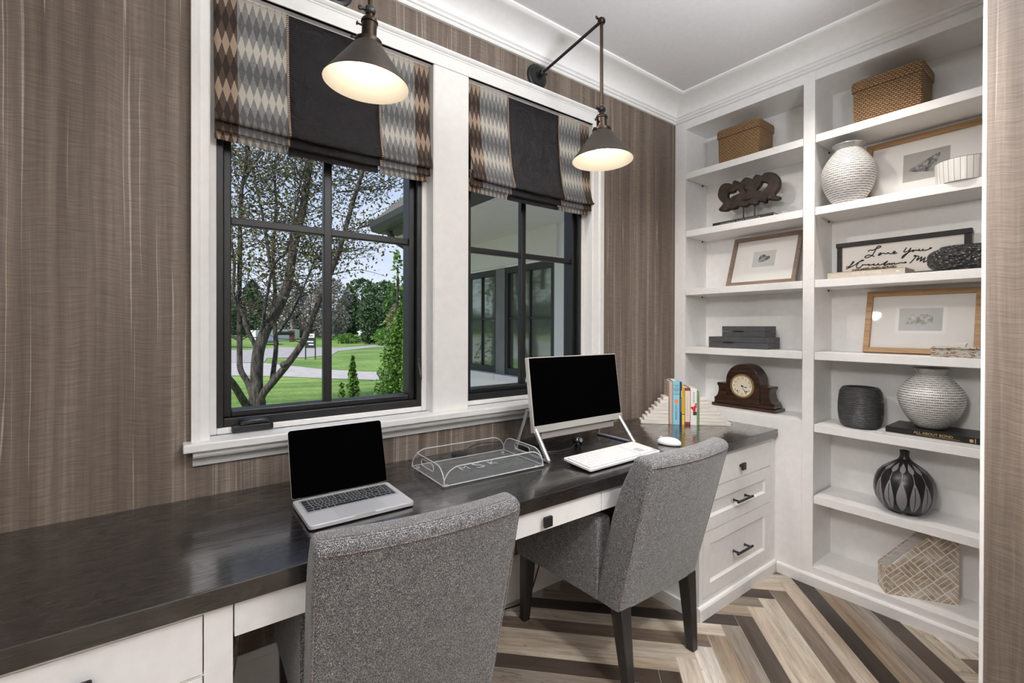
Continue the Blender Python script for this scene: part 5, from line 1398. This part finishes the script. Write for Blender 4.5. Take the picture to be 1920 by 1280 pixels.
for k in range(520):
    q, w = tips[int(rnd.random()*len(tips))]
    if q.z < .95: continue
    d = Vector((rnd.gauss(0, 1), rnd.gauss(0, 1), rnd.random()*.9)).normalized(); p = Vector(q); br = [p.copy()]
    for j in range(5):
        d = (d+Vector((rnd.gauss(0, .25), rnd.gauss(0, .25), rnd.gauss(.05, .2)))).normalized(); p = p+d*(.16+.1*rnd.random()); br.append(p.copy())
        if p.z > 1.45:
            for m_ in range(7 if p.z > 2.2 else 2): lp_.append(p+Vector((rnd.gauss(0, .11), rnd.gauss(0, .11), rnd.gauss(0, .11))))
    tw.tube(br, [.009, .007, .006, .005, .004, .003], 4, cap=False)
tw.build('twigs', M['bark'], tree, off)
for k in range(9000):
    x = rnd.gauss(1.9, 1.35); y = max(7.7, rnd.gauss(9.3, 1.1)); z = 2.0+abs(rnd.gauss(0, 2.6))
    lim = 3.1+.25*(z-2.0) if z < 3.2 else 4.3
    if x > lim or z > 8: continue
    if z < 2.6 and x > 2.1 and rnd.random() < .6: continue
    if math.sin(x*5.1+z*3.3)+math.sin(z*6.7-x*2.9+y*2) < -.25: continue
    lp_.append((x, y, z))
leaves(lp_, .062, rnd).build('foliage', M['leaf_olive'], tree, off, attr='tone', fix=False)

def bush(name, label, loc, h, r, n, size, mat, cat='shrub', shape='cone', group=None, stem=None, seed=1, bare=False):
    t_ = thing(name, label, cat, loc, 0, group); rnd = random.Random(seed); pts = []; tones = []
    for i in range(n):
        u = rnd.random(); a = rnd.random()*6.283; z = h*(.03+.97*u**(1.25 if shape == 'cone' else 1.0))
        if shape == 'cone': R = r*(1-(z/h))**.75*(.9+.25*math.sin(a*5+z*9/h))
        elif shape == 'column': R = r*min(1, 3.0*(1-z/h))**.7*min(1, .55+z/h*2)*(.92+.12*math.sin(a*4+z*7))
        else: R = r*math.sqrt(max(0, 1-(2*max(z/h, .12)-1)**2))*(.85+.25*math.sin(a*3+z*4/h*3))
        k = R*(.45+.55*math.sqrt(rnd.random())); pts.append((k*math.cos(a), k*math.sin(a), z)); tones.append(min(1, max(0, .5+rnd.gauss(0, .24)+.25*(k/max(R, .01)-.7))))
    leaves(pts, size, rnd, None, tones, .45).build('foliage', mat, t_, attr='tone', fix=False)
    MB().tube([(0, 0, 0), (0, 0, h*.55), (r*.03, 0, h*.9)], [stem or r*.10, (stem or r*.1)*.7, (stem or r*.1)*.25], 8).build('stem', M['bark_pale'] if bare else M['bark'], t_, smooth=80)
    return t_
bush('arborvitae', 'large bright green feathery arborvitae just outside, right half of the left window', (1.87, 4.1, GZ), 2.05, .56, 34000, .036, M['leaf_bright'], seed=2, shape='cone')
bush('arborvitae', 'lower bright green arborvitae shoot at the lower right of the left window', (1.50, 4.75, GZ), 1.30, .17, 3200, .038, M['leaf_bright'], seed=3, shape='cone')
bush('garden_shrub', 'tiny green sprig at the bottom of the left window right of the glazing bar', (1.315, 4.5, GZ), 1.07, .055, 170, .055, M['leaf_bright'], seed=4, shape='column', stem=.006)
bush('spruce_sapling', 'thin pale spire-topped conifer against the sky at the right of the left window', (3.22, 7.75, GZ), 3.0, .50, 520, .10, M['leaf_bright'], cat='tree', seed=5)
bush('columnar_evergreen', 'slim columnar evergreen right of the stone pier', (14.75, 41.8, GZ), 4.3, .95, 2200, .30, M['leaf_dark'], seed=6, shape='column')
bush('columnar_evergreen', 'columnar evergreen behind the reddish shrub', (17.1, 42.0, GZ), 5.2, 1.1, 2000, .30, M['leaf_dark'], seed=7, shape='column')
bush('reddish_shrub', 'tall reddish-brown shrub beside the bright arborvitae', (15.9, 38.6, GZ), 3.6, .85, 1500, .20, M['leaf_red'], seed=8, shape='column')
bush('yellow_shrub', 'low yellow-green shrub at the end of the far path', (14.6, 37.4, GZ), 1.5, 1.2, 900, .2, M['leaf_bright'], seed=9, shape='ball')
bush('grass_clump', 'low grassy clump left of the stone pier', (13.6, 44.6, GZ), .9, 1.5, 700, .25, M['leaf_bright'], seed=10, shape='ball')
ev = [(22.4, 58.1, 7.4, 3.8, 'broad dark evergreen tree behind the columnar evergreens'), (20.8, 67.5, 7.4, 3.1, 'dark evergreen tree behind the stone pier'), (28.2, 61.5, 8.2, 2.8, 'dark evergreen tree at the right edge of the left window view'), (15.5, 74, 7.5, 3.4, 'evergreen tree just right of the grey bare tree'), (24.5, 73, 9.2, 3.6, 'tallest evergreen tree at the back of the lawn'), (10.5, 84, 9.0, 4.5, 'hazy evergreen tree seen between the stems of the big tree'), (3.0, 80, 9.5, 5.0, 'evergreen tree at the far left of the lawn view')]
for i, (x, y, h_, r_, lb) in enumerate(ev): bush('evergreen_tree', lb, (x, y, GZ), h_, r_, 2600, .55, M['leaf_dark'], cat='tree', shape='cone' if i % 2 else 'ball', seed=20+i, group='evergreen trees at the back')
bt = bush('bare_tree', 'grey bare tree with pale trunks right of the glazing bar', (16.4, 62.0, GZ), 8.0, 3.1, 5200, .36, M['twig_grey'], cat='tree', shape='ball', seed=40, bare=True, stem=.16)
bush('bare_tree', 'second grey bare tree left of the glazing bar behind the post sign', (13.6, 70.0, GZ), 8.0, 3.0, 4200, .36, M['twig_grey'], cat='tree', shape='ball', seed=41, bare=True, stem=.16)
rnd = random.Random(5); bg = MB(); pts = []; tn = []
for i in range(14000):
    a = rnd.uniform(-1.35, 1.1); D = rnd.uniform(95, 118); x = D*math.sin(a+.35); y = D*math.cos(a+.35)
    if y < 3: continue
    top = 7.5+2.2*math.sin(a*9)+1.4*math.sin(a*23)
    pts.append((x, y, GZ+rnd.random()**.8*top)); tn.append(rnd.random())
leaves(pts, 1.5, rnd, bg, tn, .6)
o = bg.build('treeline', M['leaf_dark'], attr='tone', fix=False); o['kind'] = 'stuff'; tag(o, 'distant dark line of trees along the horizon', 'trees')

# sign on two posts
sp = thing('post_sign', 'small dark sign on two black posts at the edge of the far lawn', 'sign', (5.44, 23.64, GZ)); off = tuple(sp.location)
ux, uy = .803, -.596
def sgbox(a0, a1, t0, t1, z0, z1):
    B = basis((5.44, 23.64, GZ), (ux, uy, 0), (-uy, ux, 0), (0, 0, 1)); return MB().box(a0, a1, t0, t1, z0, z1).xf(B)
for s in (-1, 1): sgbox(.235*s-.022, .235*s+.022, -.022, .022, 0, 1.34).build('post', M['sign_green'], sp, off)
sgbox(-.21, .21, -.014, .014, .56, 1.28).build('sign_panel', M['sign_green'], sp, off)
sgbox(-.195, .195, -.019, -.0145, 1.06, 1.25).build('white_panel', M['sign_white'], sp, off)
mb = sgbox(-.15, .15, -.0195, -.0152, .84, .90); mb.merge(sgbox(-.08, .16, -.0195, -.0152, .70, .76)); mb.build('pale_band', M['sign_white'], sp, off)
mb = sgbox(-.12, .13, -.0225, -.0193, 1.13, 1.17); mb.build('dark_band', M['sign_green'], sp, off)
# long low white wall with a brown post box
wl_ = MB().prism([(6.6, 50.2), (12.9, 61.6), (12.5, 61.9), (6.2, 50.5)], 'z', GZ, .92); o = wl_.build('low_wall', M['white_far'], at=(10, 57, GZ)); tag(o, 'long white wall beyond the road, partly behind the tree', 'wall'); o['kind'] = 'thing'
mbx = thing('mailbox', 'brown post mailbox before the long white wall', 'mailbox', (9.9, 51.5, GZ)); off = tuple(mbx.location)
MB().box(9.85, 10.30, 51.3, 51.7, GZ, .90).build('post', M['rust_post'], mbx, off); MB().box(8.75, 10.2, 51.2, 51.7, .42, .80).build('box', M['leg'], mbx, off, bevel=.15)
# lamp pier
lpr = thing('lamp_pier', 'stone pier topped by a white lantern on the far lawn', 'pillar', (15.83, 47.45, GZ)); off = tuple(lpr.location)
MB().box(15.1, 16.55, 46.8, 48.1, GZ, .36).build('pier', M['stone_pier'], lpr, off); MB().box(14.95, 16.7, 46.65, 48.25, .36, .46).build('cap', M['white_far'], lpr, off)
MB().loft([[(15.83+a*r_, 47.45+b_*r_, z) for a, b_ in ((-1, -1), (1, -1), (1, 1), (-1, 1))] for z, r_ in ((.46, .14), (.50, .16), (.72, .26), (.75, .34), (.95, .08))]).build('lantern', M['white_far'], lpr, off)
# parked car half hidden by the trunk, nose towards us
car = thing('parked_car', 'grey car parked on the road behind the tree stems', 'car', (7.15, 45.0, GZ)); off = tuple(car.location)
CB = basis((7.15, 45.0, GZ), (.157, .988, 0), (-.988, .157, 0), (0, 0, 1)) @ Matrix.Scale(.62, 4)
prf = [(-2.1, .30), (-2.15, .70), (-1.4, .86), (-.8, 1.32), (.7, 1.34), (1.4, .95), (2.1, .80), (2.15, .30)]
MB().prism(prf, 'y', -.85, .85).xf(CB).build('car_body', M['car_paint'], car, off, bevel=.06)
MB().prism([(-1.33, .90), (-.83, 1.28), (-.78, 1.28), (-1.28, .90)], 'y', -.7, .7).xf(CB).build('windscreen', M['dark_glass'], car, off)
for x in (-1.35, 1.35):
    for y in (-.87, .67): MB().lathe([(.31, 0), (.31, .2)], n=20).xf(CB @ basis((x, y, .31), (1, 0, 0), (0, 0, -1), (0, 1, 0))).build('wheel', M['rubber'], car, off)

# ------------------------------------------------------------------ the wing of the house beyond the right window
hw = thing('house_wing', 'white stucco house wing with dark framed windows outside the right window', 'building', (4.3, 5.5, GZ)); off = tuple(hw.location)
XW = 4.2; WA = (6.06, 7.05); WB = (4.69, 5.84); WH = 2.225; WS = .56
mb = MB()
for a, b_ in ((1.96, WB[0]), (WB[1], WA[0]), (WA[1], 7.25)): mb.box(XW, XW+.2, a, b_, GZ, 2.69)
for a, b_ in (WA, WB): mb.box(XW, XW+.2, a, b_, GZ, WS-.10); mb.box(XW, XW+.2, a, b_, WH, 2.69)
mb.box(XW, 8, 7.05, 7.25, GZ, 2.69)
mb.build('wall', M['stucco'], hw, off)
MB().box(XW-.05, XW, 4.60, 7.28, 2.255, 2.69).build('frieze_board', M['white_far'], hw, off)
MB().box(XW-.08, XW+.02, 4.60, 6.03, WS-.10, WS-.005).merge(MB().box(XW-.08, XW+.02, 6.04, 7.25, WS-.10, WS-.005)).build('ledge', M['white_far'], hw, off, bevel=.004)
MB().box(XW-.015, XW+.05, WB[1]-.01, WA[0]+.01, WS, WH).build('mullion_post', M['soffit_dark'], hw, off)
for (a, b_) in (WA, WB):
    fr_ = MB(); t = .07
    fr_.box(XW+.0, XW+.07, a, a+t, WS, WH); fr_.box(XW, XW+.07, b_-t, b_, WS, WH); fr_.box(XW, XW+.07, a+t, b_-t, WS, WS+.10); fr_.box(XW, XW+.07, a+t, b_-t, WH-.09, WH)
    f_ = fr_.build('window', M['frame_grey'], hw, off)
    cy = (a+b_)/2; m_ = MB().box(XW+.03, XW+.055, cy-.014, cy+.014, WS+.1, WH-.09).merge(MB().box(XW+.03, XW+.055, a+t, b_-t, 1.42, 1.447)); m_.build('muntin', M['frame_grey'], f_, off)
    MB().box(XW+.057, XW+.065, a+t, b_-t, WS+.1, WH-.09).build('pane', M['dark_glass'], f_, off)
MB().box(2.80, XW+.01, 1.96, 7.30, 2.69, 2.72).build('soffit', M['soffit'], hw, off)
MB().box(2.50, 2.80, 1.96, 6.72, 2.685, 2.72).build('soffit_edge', M['gutter'], hw, off)
MB().lathe([(.11, 0), (.105, .012)], (3.65, 6.3, 2.677), 28).build('soffit_light', M['white_far'], hw, off)
gt = MB().prism([(2.50, 2.69), (2.40, 2.70), (2.37, 2.76), (2.36, 2.835), (2.38, 2.84), (2.50, 2.84)], 'y', 1.96, 6.72).build('gutter', M['gutter'], hw, off)
MB().tube(smooth_curve([(2.55, 6.45, 2.70), (2.62, 6.45, 2.58), (2.80, 6.48, 2.50), (2.95, 6.5, 2.42), (2.98, 6.5, 2.0)], 4), .045, 10).build('downspout', M['gutter'], gt, off, smooth=80)
rf = MB()
for i in range(9):
    x0 = 2.42+i*.42; z0 = 2.845+i*.42*.95
    rf.prism([(x0, z0), (x0+.5, z0+.475), (x0+.5, z0+.500), (x0, z0+.03)], 'y', 1.96, 6.70-i*.40*.9)
rf.build('roof', M['shingle'], hw, off)
# our own roof slab above the ceiling keeps the sun out of the room
struct(MB().box(-3.3, 4.3, -3.7, 2.25, CEIL+.09, CEIL+.20).build('ceiling_roof', M['soffit']))

# ================================================================== LIGHT
wd = bpy.data.worlds.new('world'); SC.world = wd; wd.use_nodes = True; nt = wd.node_tree; nt.nodes.clear()
out = nt.nodes.new('ShaderNodeOutputWorld'); bgn = nt.nodes.new('ShaderNodeBackground'); nt.links.new(bgn.outputs[0], out.inputs[0])
tc = nt.nodes.new('ShaderNodeTexCoord'); sx = nt.nodes.new('ShaderNodeSeparateXYZ'); nt.links.new(tc.outputs['Generated'], sx.inputs[0])
rp = nt.nodes.new('ShaderNodeValToRGB'); cr_ = rp.color_ramp; cr_.elements[0].position = .0; cr_.elements[0].color = (.50, .55, .64, 1); cr_.elements[1].position = .75; cr_.elements[1].color = (.24, .35, .62, 1)
e = cr_.elements.new(.25); e.color = (.38, .45, .61, 1)
nt.links.new(sx.outputs[2], rp.inputs[0])
mp = nt.nodes.new('ShaderNodeMapping'); mp.inputs['Scale'].default_value = (2.2, 2.2, 6.0); nt.links.new(tc.outputs['Generated'], mp.inputs[0])
nz = nt.nodes.new('ShaderNodeTexNoise'); nz.inputs['Scale'].default_value = 1.6; nz.inputs['Detail'].default_value = 7; nt.links.new(mp.outputs[0], nz.inputs[0])
cl_ = nt.nodes.new('ShaderNodeValToRGB'); cl_.color_ramp.elements[0].position = .46; cl_.color_ramp.elements[0].color = (0, 0, 0, 1); cl_.color_ramp.elements[1].position = .72; cl_.color_ramp.elements[1].color = (.6, .6, .6, 1); nt.links.new(nz.outputs['Fac'], cl_.inputs[0])
mxn = nt.nodes.new('ShaderNodeMix'); mxn.data_type = 'RGBA'; nt.links.new(cl_.outputs[0], mxn.inputs[0]); nt.links.new(rp.outputs[0], mxn.inputs[6]); mxn.inputs[7].default_value = (.62, .64, .68, 1)
nt.links.new(mxn.outputs[2], bgn.inputs[0]); bgn.inputs[1].default_value = 1.15
def light(name, typ, loc, energy, col=(1, 1, 1), rot=(0, 0, 0), **kw):
    l = bpy.data.lights.new(name, typ); l.energy = energy; l.color = col
    for k, v in kw.items(): setattr(l, k, v)
    o = bpy.data.objects.new(name, l); COL.objects.link(o); o.location = loc; o.rotation_euler = rot; return o
so_ = light('sun', 'SUN', (0, 0, 20), 3.6, (1, .95, .87), angle=math.radians(4)); so_.rotation_euler = Vector((.55, .26, -.80)).to_track_quat('-Z', 'Y').to_euler()
# recessed cans in the office; wide hall discs behind the camera added as fill
WARM = (1, .92, .84)
light('ceiling_can_or_fill', 'AREA', (2.18, .74, CEIL-.004), 4, WARM, shape='DISK', size=.13, spread=math.radians(115))
light('ceiling_can_or_fill', 'AREA', (.80, 1.00, CEIL-.004), 2, (1, .86, .72), shape='DISK', size=.12)
for x, y in ((-1.3, -.4), (.9, -1.0), (-.6, -2.0), (1.6, -2.0)):
    light('ceiling_can_or_fill', 'AREA', (x, y, CEIL-.004), 9, (1, .97, .94), shape='DISK', size=.40)
# unseen discs behind the camera, added to throw fill light at the ceiling
for x, y, e_ in ((1.10, -.20, 80), (-1.3, -.9, 20), (.6, -2.2, 26)):
    light("ceiling_bounce_fill", "AREA", (x, y, 2.12), e_, (.93, .97, 1.0), (PI, 0, 0), shape='DISK', size=.45)
so_ = light('wall_washer', 'SPOT', (.42, 1.50, CEIL-.02), 46, (1, .93, .85), spot_size=math.radians(66), spot_blend=.6, shadow_soft_size=.06); so_.rotation_euler = (Vector((2.74, .90, 1.0))-Vector((.42, 1.50, CEIL))).to_track_quat('-Z', 'Y').to_euler()  # unseen spot sited from the shelf shadows, added to brighten the bookcase
so_ = light('bookcase_fill_spot', 'SPOT', (-.35, .30, 2.0), 54, (1, .96, .92), spot_size=math.radians(44), spot_blend=.5, shadow_soft_size=.16); so_.rotation_euler = (Vector((2.74, .85, 1.15))-Vector((-.35, .30, 2.0))).to_track_quat('-Z', 'Y').to_euler()  # unseen frontal spot added to lift the bookcase interior
so_ = light('cabinet_fill_spot', 'SPOT', (.85, -.55, CEIL-.02), 85, (1, .96, .92), spot_size=math.radians(54), spot_blend=.6, shadow_soft_size=.10); so_.rotation_euler = (Vector((2.05, 1.05, .15))-Vector((.85, -.55, CEIL))).to_track_quat('-Z', 'Y').to_euler()  # unseen spot added to brighten the right cabinet fronts and nearby floor
# daylight portals at the panes
for a, b_ in (W1, W2):
    o = light('daylight_portal', 'AREA', ((a+b_)/2, 1.935, 1.65), 1, (1, 1, 1), (math.radians(-90), 0, 0), shape='RECTANGLE', size=.72, size_y=1.34); o.data.cycles.is_portal = True

vs_ = SC.view_settings; vs_.view_transform = 'Standard'; vs_.look = 'None'; vs_.exposure = 0.5; vs_.gamma = 1.0; vs_.use_curve_mapping = False
SC.display_settings.display_device = 'sRGB'
cy_ = SC.cycles
cy_.use_denoising = True
try: cy_.denoiser = 'OPENIMAGEDENOISE'
except Exception: pass
cy_.max_bounces = 10; cy_.diffuse_bounces = 7; cy_.glossy_bounces = 4; cy_.transmission_bounces = 6; cy_.transparent_max_bounces = 24
cy_.sample_clamp_indirect = 6.0; cy_.caustics_reflective = False; cy_.caustics_refractive = False; cy_.blur_glossy = .5
for o in list(COL.objects):
    if o.type == 'MESH' and len(o.data.polygons) == 0: bpy.data.objects.remove(o)
